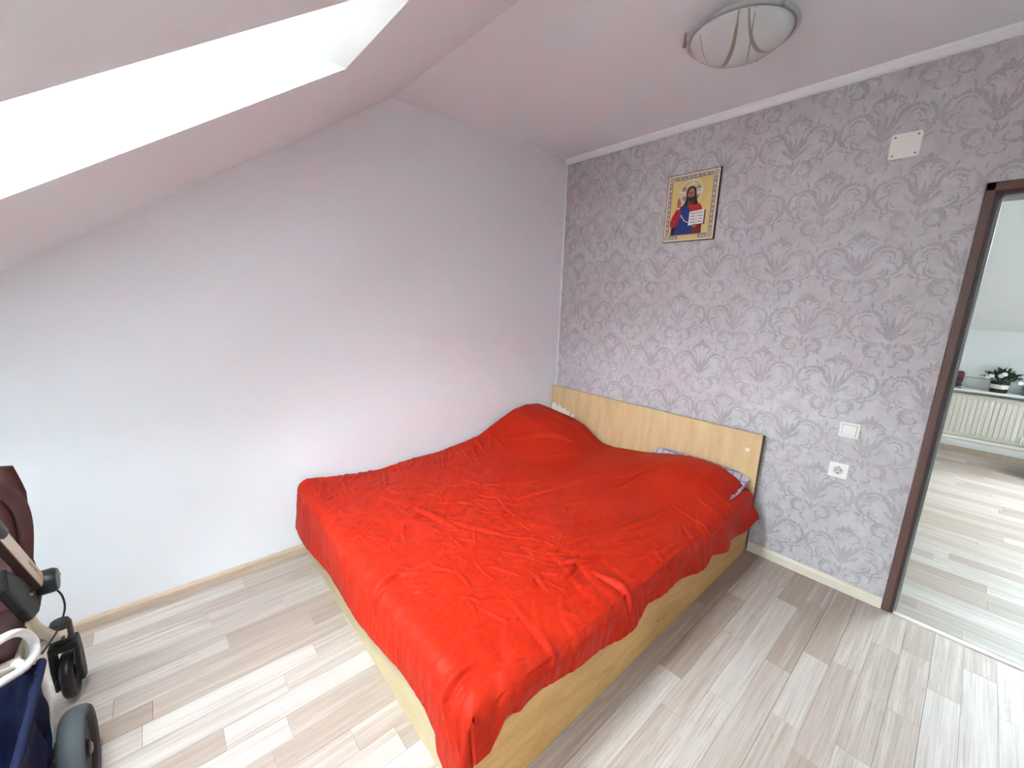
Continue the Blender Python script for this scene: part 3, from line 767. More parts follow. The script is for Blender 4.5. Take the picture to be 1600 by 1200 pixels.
    F([(0.20, 0.80), (0.42, 0.55), (0.60, 0.40)], 0.006, 0.03)
    rng = np.random.default_rng(4)
    # gathers along the gable wall
    for y in np.arange(0.75, 2.1, 0.072):
        y = y + rng.uniform(-.02, .02); L = rng.uniform(.12, .38); sl = rng.uniform(-.02, .16)
        F([(0.0, y), (L * .5, y + sl * .4), (L, y + sl)], rng.uniform(.003, .007), rng.uniform(.010, .018))
    # crumples in the middle and towards the foot
    for i in range(170):
        x = rng.uniform(.2, 1.45); y = rng.uniform(1.2, 2.02)
        if x > 1.0 and y < 1.3: continue
        an = math.radians(rng.normal(65, 28)); L = rng.uniform(.05, .17)
        dx, dy = L * math.sin(an) / 2, -L * math.cos(an) / 2
        F([(x - dx, y - dy), (x + rng.uniform(-.012, .012), y + rng.uniform(-.012, .012)), (x + dx, y + dy)], rng.uniform(.0015, .0050), rng.uniform(.005, .011))
    # radial pulls over the foot edge
    for x in np.arange(0.08, 1.65, 0.062):
        x = x + rng.uniform(-.02, .02); L = rng.uniform(.12, .34); k = rng.uniform(-.09, .02)
        F([(x + k, 2.20 - L), (x + k * .2, 2.17 - L * .35), (x, 2.30)], rng.uniform(.0015, .004), rng.uniform(.012, .022))
    # pulls over the long side
    for y in np.arange(0.25, 2.1, 0.085):
        y = y + rng.uniform(-.03, .03); L = rng.uniform(.12, .4); k = rng.uniform(.0, .22)
        F([(1.72 - L, y - k), (1.70 - L * .4, y - k * .4), (1.92, y + .03)], rng.uniform(.0015, .0045), rng.uniform(.012, .026))
    # long stretched pulls from the head
    for i in range(16):
        x = rng.uniform(.5, 1.6); y = rng.uniform(.25, .9); L = rng.uniform(.25, .5)
        F([(x, y), (x - .03, y + L * .5), (x - .10, y + L)], rng.uniform(.002, .004), rng.uniform(.014, .026))
    noi = np.empty(U.shape)
    uu = U.ravel(); vv = V.ravel(); o = noi.ravel()
    for i in range(uu.size):
        p = Vector((uu[i] * 5.0, vv[i] * 5.0, 0.3))
        o[i] = mnoise.noise(p) * 0.005 + mnoise.noise(p * 2.7) * 0.0025 + (0.5 - abs(mnoise.noise(p * 4.6))) * 0.0025
    noi = o.reshape(U.shape)
    quiet = 0.35 + 0.65 * smooth(0.75, 1.3, V)
    D = D * 1.0 + noi * quiet
    D *= 1 - 0.6 * np.exp(-((U) / 0.02) ** 2)
    P = P + N * D[..., None]
    P[..., 0] = np.maximum(P[..., 0], 0.012)
    # rest on mattress and frame, never inside them
    P[..., 2] = np.where((P[..., 0] < BW + 0.008) & (P[..., 1] > -BL - 0.006), np.maximum(P[..., 2], 0.394), P[..., 2])
    P[..., 0] = np.where((DA > 0.35) & (P[..., 2] < 0.40), np.maximum(P[..., 0], BW + 0.014), P[..., 0])
    P[..., 1] = np.where((DB > 0.35) & (P[..., 2] < 0.40) & (P[..., 0] < BW + 0.014), np.minimum(P[..., 1], -BL - 0.014), P[..., 1])
    P[..., 1] = np.minimum(P[..., 1], np.where(P[..., 0] < BW + 0.02, -0.066, -0.02))
    verts = [tuple(p) for p in P.reshape(-1, 3)]
    faces = []
    for i in range(NA):
        for j in range(NB):
            a = i * (NB + 1) + j; faces.append((a, a + 1, a + NB + 2, a + NB + 1))
    m = MB(); m.v = verts; m.f = faces
    ob_ = m.build('bedspread', MAT['red'], None, True)
    global cover_pts
    cover_pts = P[:int(fa * NA):3, :int(fb * NB):3].reshape(-1, 3).copy()
    so = ob_.modifiers.new('thickness', 'SOLIDIFY'); so.thickness = 0.004; so.offset = -1
    return ob_
bs = build_bedspread()
tag(bs, 'crumpled bright red bedspread draped over the double bed', 'bedspread')
def press(o):
    """press a pillow flat under the cover that lies on it"""
    for ob in [o] + list(o.children):
        for v in ob.data.vertices:
            x, y, z = v.co
            d = (cover_pts[:, 0] - x) ** 2 + (cover_pts[:, 1] - y) ** 2
            k = d < 0.020 ** 2
            if k.any(): z = min(z, float(cover_pts[k, 2].min()) - 0.010)
            v.co = (max(x, 0.006), min(y, -0.0545), max(z, 0.3865))
p1 = pillow('pillow', 0.255, -0.285, 0.474, 0.44, 0.40, 0.15, MAT['lace'], rx=0.30, ry=0.24, ruffle=MAT['lace'])
tag(p1, 'white pillow with a lace ruffle under the red bedspread by the gable wall', 'pillow')
p2 = pillow('pillow', 1.33, -0.235, 0.455, 0.64, 0.37, 0.15, MAT['plaid'], rx=0.12)
tag(p2, 'lilac plaid pillow peeping out between red bedspread and headboard', 'pillow')
press(p1); press(p2)

# ================================================================== THINGS ON WALL AND CEILING
def frosted():
    m, b, nt = new_mat('frosted_lamp_glass', srgb(214, 216, 213), 0.22, spec=0.5)
    b.inputs['Transmission Weight'].default_value = 0.12
    v = coords(nt); n = nt.noise(v, 9, 3)
    nt.put(b.inputs['Base Color'], nt.mix(n, srgb(206, 214, 216), srgb(224, 231, 232)))
    return m
MAT['frost'] = frosted()
MAT['lamp_band'] = plain('etched_band', srgb(150, 143, 134), 0.35, var=0.1)
LC = Vector((1.555, -0.745)); LR = 0.200; LZ = H - 0.035; LD = 0.078
lamp = empty('ceiling_lamp', (LC.x, LC.y, H)); tag(lamp, 'round frosted glass ceiling lamp with curved etched bands', 'lamp')
TR = Matrix.Translation((LC.x, LC.y, 0))
MB().lathe([(0, H), (0.15, H), (0.15, H - 0.02), (0.13, H - 0.026), (0, H - 0.026)], 40, TR).build('base_plate', MAT['white'], lamp, True, auto=True)
def bowl_z(r): return LZ - LD * max(0.0, 1 - (r / (LR - 0.018)) ** 2) ** 0.62
rr = LR - 0.018
MB().lathe([(LR, LZ + 0.006), (LR + 0.001, LZ + 0.001), (LR - 0.006, LZ - 0.004), (rr, LZ - 0.003), (rr, LZ + 0.001), (LR - 0.006, LZ + 0.001), (LR, LZ + 0.006)], 64, TR).build('clear_rim', MAT['glass'], lamp, True)
prof = [(rr, LZ)]
for i in range(1, 15): r_ = rr * math.cos(math.pi / 2 * i / 14); prof.append((max(r_, 0.0005), bowl_z(r_)))
MB().lathe(prof, 64, TR).build('glass_bowl', MAT['frost'], lamp, True)
MB().lathe([(rr - 0.002, LZ - 0.004), (rr + 0.003, LZ - 0.0062), (rr + 0.006, LZ - 0.0045)], 64, TR).build('rim_band', MAT['lamp_band'], lamp, True)
def band(pts, w0, w1):
    c = Vector((1.585, -0.815))
    P = smooth_path([((p[0] - c.x) , (p[1] - c.y), 0) for p in pts], 10)
    m = MB(); N = len(P)
    for i, p in enumerate(P):
        t = (P[min(i + 1, N - 1)] - P[max(i - 1, 0)]).normalized(); nn = Vector((-t.y, t.x, 0)); ww = w0 + (w1 - w0) * math.sin(math.pi * i / (N - 1))
        for sd in (-1, 1):
            q = p + nn * (ww * sd)
            L_ = q.length
            if L_ > rr - 0.001: q = q * ((rr - 0.001) / L_)
            m.v.append((LC.x + q.x, LC.y + q.y, bowl_z(q.length) - 0.0012))
    for i in range(N - 1): m.f.append((2 * i, 2 * i + 1, 2 * i + 3, 2 * i + 2))
    o = m.build('etched_band', MAT['lamp_band'], lamp, True)
    return o
band([(1.651, -0.996), (1.593, -0.886), (1.508, -0.772), (1.448, -0.737)], 0.002, 0.008)
band([(1.70, -0.98), (1.637, -0.84), (1.553, -0.663), (1.522, -0.626)], 0.0015, 0.003)
band([(1.677, -0.985), (1.658, -0.87), (1.662, -0.766), (1.715, -0.695)], 0.002, 0.007)
band([(1.50, -0.967), (1.474, -0.839), (1.477, -0.727), (1.517, -0.632)], 0.0015, 0.003)
for a in (212, 332, 92):
    g = math.radians(a); p = Vector((LC.x + math.cos(g) * (LR + 0.002), LC.y + math.sin(g) * (LR + 0.002), 0))
    MB().lathe([(0, LZ - 0.016), (0.006, LZ - 0.014), (0.008, LZ - 0.008), (0.006, LZ - 0.002), (0.004, LZ + 0.004), (0.004, H), (0, H)], 12, Matrix.Translation(p)).build('clip', MAT['chrome'], lamp, True, auto=True)

# icon print on a board
ic = empty('icon_picture', (1.06, 0, 2.06)); tag(ic, 'gold religious icon print of a haloed robed figure with open book, on the wallpaper', 'picture')
IX0, IX1, IZ0, IZ1 = 0.895, 1.224, 1.865, 2.269
IW, IH = IX1 - IX0, IZ1 - IZ0
def uv(u, v): return (IX0 + u * IW, IZ1 - v * IH)
MB().box(IX0, IX1, -0.018, -0.0005, IZ0, IZ1).build('board', plain('dark_wood_edge', srgb(48, 26, 22), 0.5), ic, bevel=0.001)
def goldm():
    m, b, nt = new_mat('printed_gold', srgb(218, 186, 110), 0.4, 0.05)
    n = nt.noise(coords(nt), 12, 4)
    nt.put(b.inputs['Base Color'], nt.mix(n, srgb(212, 180, 104), srgb(228, 202, 134)))
    return m
MAT['gold'] = goldm()
P_ = lambda n, *c: plain('print_' + n, srgb(*c), 0.45, var=0.06, scale=40)
MAT['p_cream'] = P_('cream', 226, 206, 176); MAT['p_grey'] = P_('border_grey', 150, 138, 140); MAT['p_white'] = P_('white', 232, 228, 224)
MAT['p_dark'] = P_('hair', 40, 24, 20); MAT['p_skin'] = P_('skin', 168, 112, 82); MAT['p_shadow'] = P_('face_shade', 96, 56, 42)
MAT['p_red'] = P_('red', 178, 22, 26); MAT['p_dred'] = P_('dark_red', 122, 14, 22); MAT['p_blue'] = P_('blue', 24, 52, 126); MAT['p_dblue'] = P_('dark_blue', 14, 26, 78)
MAT['p_black'] = P_('black', 24, 22, 24)
lay = [0.0184]
def flat(name, pts, mat, raise_=True):
    """one printed patch: thin sheet proud of the board"""
    if raise_: lay[0] += 0.0001
    m = MB(); m.prism([uv(*p) for p in pts], -0.0183, -lay[0], 'xz')
    return m.build(name, mat, ic)
def rect(a, b, c, d): return [(a, c), (a, d), (b, d), (b, c)]
def ell(cx, cy, rx, ry, n=28, a0=0, a1=360): return [(cx + rx * math.cos(math.radians(a0 + (a1 - a0) * i / n)), cy - ry * math.sin(math.radians(a0 + (a1 - a0) * i / n))) for i in range(n)]
flat('cream_margin', rect(0.012, 0.988, 0.010, 0.990), MAT['p_cream'])
flat('border_print', rect(0.045, 0.955, 0.038, 0.962), MAT['p_grey'])
flat('gold_panel', rect(0.115, 0.885, 0.095, 0.895), MAT['gold'])
flat('gold_tablet', rect(0.30, 0.70, 0.905, 0.965), MAT['gold'])
for (cu, cv) in ((0.08, 0.068), (0.92, 0.068), (0.08, 0.93), (0.92, 0.93)):
    flat('corner_rosette', ell(cu, cv, 0.058, 0.047, 14), MAT['p_cream'])
    for k in range(8):
        g = math.radians(22.5 + 45 * k)
        flat('corner_petal', ell(cu + 0.040 * math.cos(g), cv + 0.033 * math.sin(g), 0.011, 0.009, 8), MAT['p_dblue'] if k % 2 else MAT['p_grey'], k == 0)
    flat('corner_heart', ell(cu, cv, 0.014, 0.012, 10), MAT['p_dred'], False)
lay[0] += 0.0001
for i in range(11):
    for cu in (0.08, 0.92): flat('border_bead', ell(cu, 0.15 + 0.07 * i, 0.016, 0.020 if i % 2 else 0.011, 8), MAT['p_cream'], False)
for i in range(9): flat('border_bead', ell(0.17 + 0.0825 * i, 0.066, 0.024 if i % 2 else 0.012, 0.011, 8), MAT['p_cream'], False)
for u_ in (0.18, 0.24, 0.76, 0.82): flat('border_bead', ell(u_, 0.935, 0.02, 0.010, 8), MAT['p_cream'], False)
HC = (0.49, 0.285)
flat('halo', ell(HC[0], HC[1], 0.215, 0.175, 40), MAT['p_white'])
flat('halo_ring', ell(HC[0], HC[1], 0.198, 0.161, 40), MAT['p_grey'])
flat('halo_field', ell(HC[0], HC[1], 0.185, 0.150, 40), MAT['gold'])
for k in range(5):
    g = math.radians(-38 + 64 * k)
    flat('halo_leaf', ell(HC[0] + 0.148 * math.cos(g), HC[1] - 0.122 * math.sin(g), 0.042, 0.030, 12), MAT['p_grey'], k == 0)
for (cu, cv) in ((0.325, 0.295), (0.49, 0.150), (0.655, 0.285)): flat('halo_tablet', rect(cu - 0.042, cu + 0.042, cv - 0.032, cv + 0.032), MAT['p_white'])
# figure: generic robed half figure
flat('sleeve_shadow', [(0.165, 0.76), (0.155, 0.895), (0.27, 0.895), (0.30, 0.72)], MAT['p_black'])
flat('red_sleeve', [(0.245, 0.50), (0.16, 0.62), (0.125, 0.70), (0.145, 0.775), (0.22, 0.785), (0.33, 0.70), (0.38, 0.56), (0.33, 0.47)], MAT['p_red'])
flat('tunic', [(0.36, 0.49), (0.44, 0.455), (0.56, 0.455), (0.68, 0.465), (0.725, 0.52), (0.745, 0.62), (0.755, 0.895), (0.50, 0.895), (0.40, 0.6)], MAT['p_red'])
flat('tunic_shade', [(0.58, 0.74), (0.745, 0.72), (0.757, 0.895), (0.56, 0.895)], MAT['p_dred'])
flat('mantle', [(0.32, 0.50), (0.40, 0.455), (0.455, 0.47), (0.52, 0.58), (0.56, 0.72), (0.575, 0.895), (0.235, 0.895), (0.26, 0.76), (0.315, 0.66)], MAT['p_blue'])
for k, a in enumerate((0.30, 0.36, 0.42, 0.48)):
    flat('mantle_fold', [(a + 0.05, 0.62 + 0.03 * k), (a + 0.062, 0.62 + 0.03 * k), (a + 0.012, 0.893), (a - 0.006, 0.893)], MAT['p_dblue'], k == 0)
flat('mantle_hem', [(0.325, 0.60), (0.335, 0.60), (0.42, 0.69), (0.50, 0.725), (0.50, 0.735), (0.41, 0.70), (0.325, 0.615)], MAT['p_cream'])
flat('hair', [(0.49, 0.20), (0.555, 0.215), (0.59, 0.26), (0.60, 0.34), (0.625, 0.42), (0.645, 0.46), (0.57, 0.475), (0.50, 0.46), (0.43, 0.47), (0.33, 0.49), (0.385, 0.44), (0.41, 0.36), (0.405, 0.27), (0.435, 0.215)], MAT['p_dark'])
flat('neck', [(0.455, 0.39), (0.545, 0.39), (0.56, 0.455), (0.50, 0.475), (0.44, 0.455)], MAT['p_shadow'])
flat('face', ell(0.50, 0.315, 0.062, 0.088, 22), MAT['p_skin'])
flat('beard', [(0.445, 0.345), (0.47, 0.362), (0.50, 0.352), (0.53, 0.362), (0.555, 0.345), (0.545, 0.39), (0.515, 0.425), (0.485, 0.425), (0.455, 0.39)], MAT['p_dark'])
flat('mouth', rect(0.482, 0.518, 0.372, 0.377), MAT['p_dred'])
flat('nose', [(0.495, 0.30), (0.505, 0.30), (0.513, 0.345), (0.487, 0.345)], MAT['p_shadow'])
for cu in (0.474, 0.526):
    flat('eye', ell(cu, 0.303, 0.014, 0.007, 10), MAT['p_black'], cu < 0.5)
    flat('eyebrow', rect(cu - 0.019, cu + 0.019, 0.286, 0.291), MAT['p_dark'], False)
flat('raised_hand', [(0.255, 0.50), (0.235, 0.435), (0.24, 0.395), (0.255, 0.35), (0.265, 0.35), (0.265, 0.39), (0.278, 0.36), (0.287, 0.365), (0.285, 0.41), (0.305, 0.40), (0.30, 0.45), (0.295, 0.50)], MAT['p_skin'])
flat('cuff', [(0.25, 0.49), (0.30, 0.49), (0.295, 0.515), (0.245, 0.515)], MAT['p_cream'])
flat('book_cover', [(0.505, 0.575), (0.80, 0.563), (0.802, 0.768), (0.50, 0.778)], MAT['p_dark'])
flat('book_page', [(0.505, 0.57), (0.645, 0.563), (0.645, 0.762), (0.498, 0.772)], MAT['p_white'])
flat('book_page', [(0.65, 0.563), (0.785, 0.557), (0.785, 0.758), (0.65, 0.762)], MAT['p_white'], False)
for k in range(4):
    for (a, b) in ((0.53, 0.625), (0.672, 0.765)):
        flat('text_line', rect(a, b, 0.595 + 0.042 * k, 0.608 + 0.042 * k), MAT['p_grey'], k == 0 and a < 0.6)
flat('holding_hand', [(0.575, 0.77), (0.60, 0.755), (0.65, 0.757), (0.665, 0.78), (0.64, 0.80), (0.59, 0.80)], MAT['p_skin'])
def letter(txt, cu, cv, size):
    c = bpy.data.curves.new('halo_letter', 'FONT'); c.body = txt; c.size = size; c.align_x = 'CENTER'; c.align_y = 'CENTER'
    tmp = bpy.data.objects.new('tmp', c); col.objects.link(tmp)
    dg = bpy.context.evaluated_depsgraph_get(); me = bpy.data.meshes.new_from_object(tmp.evaluated_get(dg))
    bpy.data.objects.remove(tmp)
    me.materials.clear(); me.materials.append(MAT['p_black'])
    x, z = uv(cu, cv); me.transform(Matrix.Translation((x, -lay[0] - 0.0003, z)) @ Matrix.Rotation(math.pi / 2, 4, 'X'))
    o = bpy.data.objects.new('halo_letter', me); col.objects.link(o); o.parent = ic; o.matrix_parent_inverse = ic.matrix_basis.inverted()
letter('\u03c9', 0.325, 0.295, 0.030); letter('O', 0.49, 0.150, 0.026); letter('H', 0.655, 0.285, 0.026)

# blank cover plate
def rrect(x0, x1, z0, z1, r, n=5):
    pts = []
    for (cx, cz, a) in ((x1 - r, z0 + r, -90), (x1 - r, z1 - r, 0), (x0 + r, z1 - r, 90), (x0 + r, z0 + r, 180)):
        for i in range(n + 1):
            g = math.radians(a + 90 * i / n); pts.append((cx + r * math.cos(g), cz + r * math.sin(g)))
    return pts
PX0, PX1, PZ0, PZ1 = 1.964, 2.068, 2.147, 2.251
pl = empty('cover_plate', (2.016, 0, 2.2)); tag(pl, 'square white blank junction cover screwed high on the wallpaper', 'cover plate')
MB().prism(rrect(PX0, PX1, PZ0, PZ1, 0.008), -0.005, 0.0, 'xz').build('plate', MAT['white'], pl, bevel=0.001)
for (a, b) in ((PX0 + 0.014, PZ0 + 0.014), (PX1 - 0.014, PZ0 + 0.014), (PX0 + 0.014, PZ1 - 0.014), (PX1 - 0.014, PZ1 - 0.014)):
    MB().lathe([(0, 0.0068), (0.0032, 0.0064), (0.004, 0.005), (0, 0.005)], 10, Matrix.Translation((a, 0, b)) @ Matrix.Rotation(math.pi / 2, 4, 'X')).build('screw', MAT['screw'], pl)

# light switch
sx, sz = 2.029, 0.874
sw = empty('light_switch', (sx, 0, sz)); tag(sw, 'square white rocker light switch on the wallpaper, above the socket', 'switch')
MB().prism(rrect(sx - 0.041, sx + 0.041, sz - 0.039, sz + 0.039, 0.004), -0.009, 0.0, 'xz').build('frame', MAT['white'], sw, bevel=0.0015)
MB().box(sx - 0.0295, sx + 0.0295, -0.0095, -0.006, sz - 0.0285, sz + 0.0285).build('gap', MAT['screw'], sw)
rk = MB(); rk.prism([(-0.008, sz - 0.027), (-0.014, sz - 0.027), (-0.010, sz + 0.027), (-0.008, sz + 0.027)], sx - 0.028, sx + 0.028, 'yz'); rk.build('rocker', MAT['white'], sw, bevel=0.001)
# socket
sx, sz = 2.018, 0.653
so = empty('wall_socket', (sx, 0, sz)); tag(so, 'square white power socket on the wallpaper, below the light switch', 'socket')
RY = Matrix.Translation((sx, 0, sz)) @ Matrix.Rotation(math.pi / 2, 4, 'X')
m = MB()
def ring_plate(m, half, r, n=48):
    """square plate with a round hole"""
    out = []
    for i in range(n):
        g = 2 * math.pi * i / n; c, s_ = math.cos(g), math.sin(g); k = half / max(abs(c), abs(s_)); out.append((k * c, k * s_, r * c, r * s_))
    n0 = len(m.v)
    for (ox, oz, ix, iz) in out: m.v += [(sx + ox, -0.009, sz + oz), (sx + ix, -0.009, sz + iz), (sx + ox, 0, sz + oz), (sx + ix, -0.001, sz + iz)]
    for i in range(n):
        j = (i + 1) % n
        a, b = n0 + 4 * i, n0 + 4 * j
        m.f += [(a, b, b + 1, a + 1), (a + 1, b + 1, b + 3, a + 3), (a, a + 2, b + 2, b)]
ring_plate(m, 0.040, 0.0205); m.build('frame', MAT['white'], so)
MB().lathe([(0, 0.0014), (0.0205, 0.0012), (0.0205, 0.0005), (0, 0.0004)], 32, RY).build('well', plain('socket_well', srgb(205, 202, 194), 0.5), so)
for d in (-0.0095, 0.0095):
    MB().lathe([(0, 0.0024), (0.0028, 0.0022), (0.003, 0.001), (0, 0.001)], 12, Matrix.Translation((sx + d, 0, sz)) @ Matrix.Rotation(math.pi / 2, 4, 'X')).build('pin_hole', MAT['dark_hole'], so)
for d in (-1, 1):
    MB().box(sx - 0.003, sx + 0.003, -0.0088, -0.001, sz + d * 0.0175 - 0.0025, sz + d * 0.0175 + 0.0025).build('earth_clip', MAT['screw'], so)

# ================================================================== STROLLER
sb = empty('baby_stroller', (0.62, -3.2, 0)); tag(sb, 'folding baby stroller with brown seat, cream tubes and navy basket by the gable wall', 'stroller')
YB = -3.42                                   # far side of the frame
def wheel(cx, cy, r, w, tyre_m, name, face=1):
    T = Matrix.Translation((cx, cy, r)) @ Matrix.Rotation(-math.pi / 2, 4, 'X')
    k = r - 0.024 if r > 0.1 else r - 0.020
    p = [(k, -w * 0.42), (r - 0.012, -w * 0.5), (r - 0.004, -w * 0.36), (r, -w * 0.12), (r, w * 0.12), (r - 0.004, w * 0.36), (r - 0.012, w * 0.5), (k, w * 0.42), (k, -w * 0.42)]
    o = MB().lathe(p, 40, T).build(name, tyre_m, sb, True)
    MB().lathe([(0, -w * 0.30), (k - 0.006, -w * 0.30), (k, -w * 0.42), (k, w * 0.42), (k - 0.008, w * 0.34), (k - 0.014, w * 0.22), (0.03, w * 0.20), (0.024, w * 0.40), (0, w * 0.42)], 40, T).build('wheel_disc', MAT['black_dull'], o, True, auto=True)
    MB().lathe([(0, w * 0.5), (0.012, w * 0.48), (0.016, w * 0.40), (0, w * 0.40)], 20, T).build('hub_cap', MAT['screw'], o, True, auto=True)
    return o
wheel(0.835, -2.935, 0.128, 0.058, MAT['tyre'], 'rear_wheel')
wheel(0.835, YB - 0.07, 0.128, 0.058, MAT['tyre'], 'rear_wheel')
for fy in (-3.0, YB - 0.01):
    wheel(0.385, fy, 0.086, 0.036, MAT['black'], 'front_wheel')
    fk = MB()
    for d in (-0.034, 0.030):
        fk.prism([(0.355, 0.06), (0.375, 0.045), (0.415, 0.06), (0.425, 0.14), (0.405, 0.215), (0.355, 0.215), (0.345, 0.14)], fy + d - 0.006, fy + d + 0.008, 'xz')
    fk.box(0.35, 0.412, fy - 0.038, fy + 0.036, 0.195, 0.222)
    fo = fk.build('fork', MAT['black_dull'], sb, bevel=0.004)
    MB().lathe([(0, 0.218), (0.029, 0.218), (0.029, 0.290), (0.024, 0.302), (0, 0.303)], 18, Matrix.Translation((0.375, fy, 0))).build('caster_housing', MAT['black'], sb, True, auto=True)
    MB().box(0.41, 0.455, fy - 0.032, fy - 0.020, 0.075, 0.105).build('brake_tab', MAT['black'], fo, bevel=0.004)
# front cross tube and footrest
MB().tube(smooth_path([(0.402, -2.985, 0.262), (0.42, -3.06, 0.272), (0.44, -3.2, 0.262), (0.42, -3.36, 0.272), (0.402, YB - 0.03, 0.262)]), 0.0165, 12).build('cross_tube', MAT['cream_tube'], sb, True)
MB().tube([(0.415, -2.992, 0.262), (0.424, -2.992, 0.262)], 0.006, 8).build('rivet', MAT['screw'], sb)
for yy in (-3.0, YB):
    s_ = 1 if yy > -3.2 else -1
    # push arm rising backwards, with printed marks
    arm = MB(); P0 = Vector((0.505, yy, 0.545)); P1 = Vector((0.74, yy - 0.005 * s_, 0.835)); d = (P1 - P0).normalized(); nn = Vector((-d.z, 0, d.x))
    Mx = Matrix(((d.x, 0, nn.x, P0.x), (d.y, 1, nn.y, P0.y), (d.z, 0, nn.z, P0.z), (0, 0, 0, 1)))
    arm.box(0, (P1 - P0).length, -0.013, 0.013, -0.025, 0.025, Mx)
    ao = arm.build('push_arm', MAT['cream_tube'], sb, bevel=0.008)
    MB().box(0.01, (P1 - P0).length, -0.010, 0.010, -0.029, -0.0245, Mx).build('arm_underside', MAT['brown_dark'], ao)
    if s_ > 0:
        mk = MB()
        for i, (a, h_) in enumerate(((0.070, 0.010), (0.084, 0.007), (0.097, 0.010), (0.112, 0.005), (0.124, 0.010), (0.137, 0.008), (0.150, 0.009))):
            mk.box(a, a + 0.003, 0.0131, 0.0135, -h_ + 0.002, h_ * 0.6, Mx); mk.box(a, a + 0.008, 0.0131, 0.0135, h_ * 0.35, h_ * 0.6, Mx)
        mk.build('printed_marks', MAT['graphite'], ao)
    MB().tube([P1 - d * 0.01, P1 + d * 0.05], 0.022, 14).build('arm_sleeve', MAT['black'], sb, True, auto=True)
    MB().tube(smooth_path([P1 + d * 0.04, P1 + d * 0.14, P1 + d * 0.24 + Vector((0.02, 0, -0.01)), P1 + d * 0.30 + Vector((0.07, 0, -0.05))]), 0.011, 12).build('handle_tube', MAT['white_tube'], sb, True)
    MB().tube([P1 + d * 0.26 + Vector((0.03, 0, -0.02)), P1 + d * 0.30 + Vector((0.08, 0, -0.06))], 0.016, 12).build('handle_grip', MAT['black'], sb, True)
    # folding joint
    j = MB(); j.lathe([(0, -0.028), (0.036, -0.026), (0.040, -0.018), (0.040, 0.018), (0.034, 0.028), (0, 0.030)], 24, Matrix.Translation((0.475, yy + 0.010 * s_, 0.520)) @ Matrix.Rotation(-math.pi / 2, 4, 'X'))
    jo = j.build('folding_joint', MAT['black'], sb, True, auto=True)
    MB().lathe([(0, 0.0), (0.006, 0.0), (0.005, 0.004), (0, 0.005)], 10, Matrix.Translation((0.462, yy + 0.04 * s_, 0.528)) @ Matrix.Rotation(-s_ * math.pi / 2, 4, 'X')).build('rivet', MAT['chrome'], jo)
    b = MB(); b.prism([(0.45, 0.50), (0.50, 0.555), (0.60, 0.62), (0.72, 0.72), (0.74, 0.66), (0.64, 0.53), (0.60, 0.47), (0.52, 0.445), (0.45, 0.46)], yy - 0.035, yy - 0.008, 'xz')
    bo = b.build('joint_bracket', MAT['black_dull'], sb, bevel=0.006)
    MB().tube([(0.565, yy - 0.004, 0.545), (0.605, yy - 0.004, 0.560)], 0.007, 8).build('latch', MAT['chrome'], bo)
    # cream legs
    MB().tube(smooth_path([(0.555, yy - 0.03 * s_, 0.47), (0.52, yy - 0.028 * s_, 0.40), (0.46, yy - 0.025 * s_, 0.33), (0.41, yy - 0.012 * s_, 0.268)]), 0.0165, 12).build('front_leg', MAT['cream_tube'], sb, True)
    MB().tube(smooth_path([(0.60, yy - 0.035 * s_, 0.47), (0.585, yy - 0.035 * s_, 0.40), (0.60, yy - 0.035 * s_, 0.33), (0.655, yy - 0.02 * s_, 0.26)]), 0.0165, 12).build('cross_leg', MAT['cream_tube'], sb, True)
    # rear leg curving down into the axle
    MB().tube(smooth_path([(0.80, yy - 0.012 * s_, 0.470), (0.728, yy, 0.345), (0.712, yy + 0.002 * s_, 0.265), (0.745, yy + 0.003 * s_, 0.215), (0.815, yy + 0.004 * s_, 0.165)]), 0.0125, 12).build('rear_leg', MAT['white_tube'], sb, True)
    MB().box(0.79, 0.87, min(yy - 0.03 * s_, yy + 0.034 * s_), max(yy - 0.03 * s_, yy + 0.034 * s_), 0.10, 0.17).build('axle_bracket', MAT['black'], sb, bevel=0.01)
# white bumper loop bent over the basket
MB().tube(smooth_path([(0.93, -3.30, 0.585), (0.955, -3.06, 0.60), (0.90, -3.006, 0.615), (0.78, -2.998, 0.548), (0.715, -2.994, 0.475), (0.735, -2.992, 0.44), (0.83, -2.996, 0.468), (0.93, -3.02, 0.515), (1.02, -3.06, 0.54)]), 0.0105, 14).build('bumper_loop', MAT['white_tube'], sb, True)
MB().tube(smooth_path([(0.86, -3.035, 0.50), (0.80, -3.02, 0.46), (0.75, -3.012, 0.435)]), 0.008, 10).build('stay_tube', MAT['cream_tube'], sb, True)
MB().tube([(0.835, -2.96, 0.128), (0.835, YB - 0.05, 0.128)], 0.011, 12).build('axle', MAT['black'], sb, True)
# cable
MB().tube(smooth_path([(0.47, -2.975, 0.485), (0.475, -2.962, 0.45), (0.48, -2.963, 0.40), (0.50, -2.985, 0.345), (0.55, -3.02, 0.31)]), 0.0028, 8).build('brake_cable', MAT['black'], sb, True)
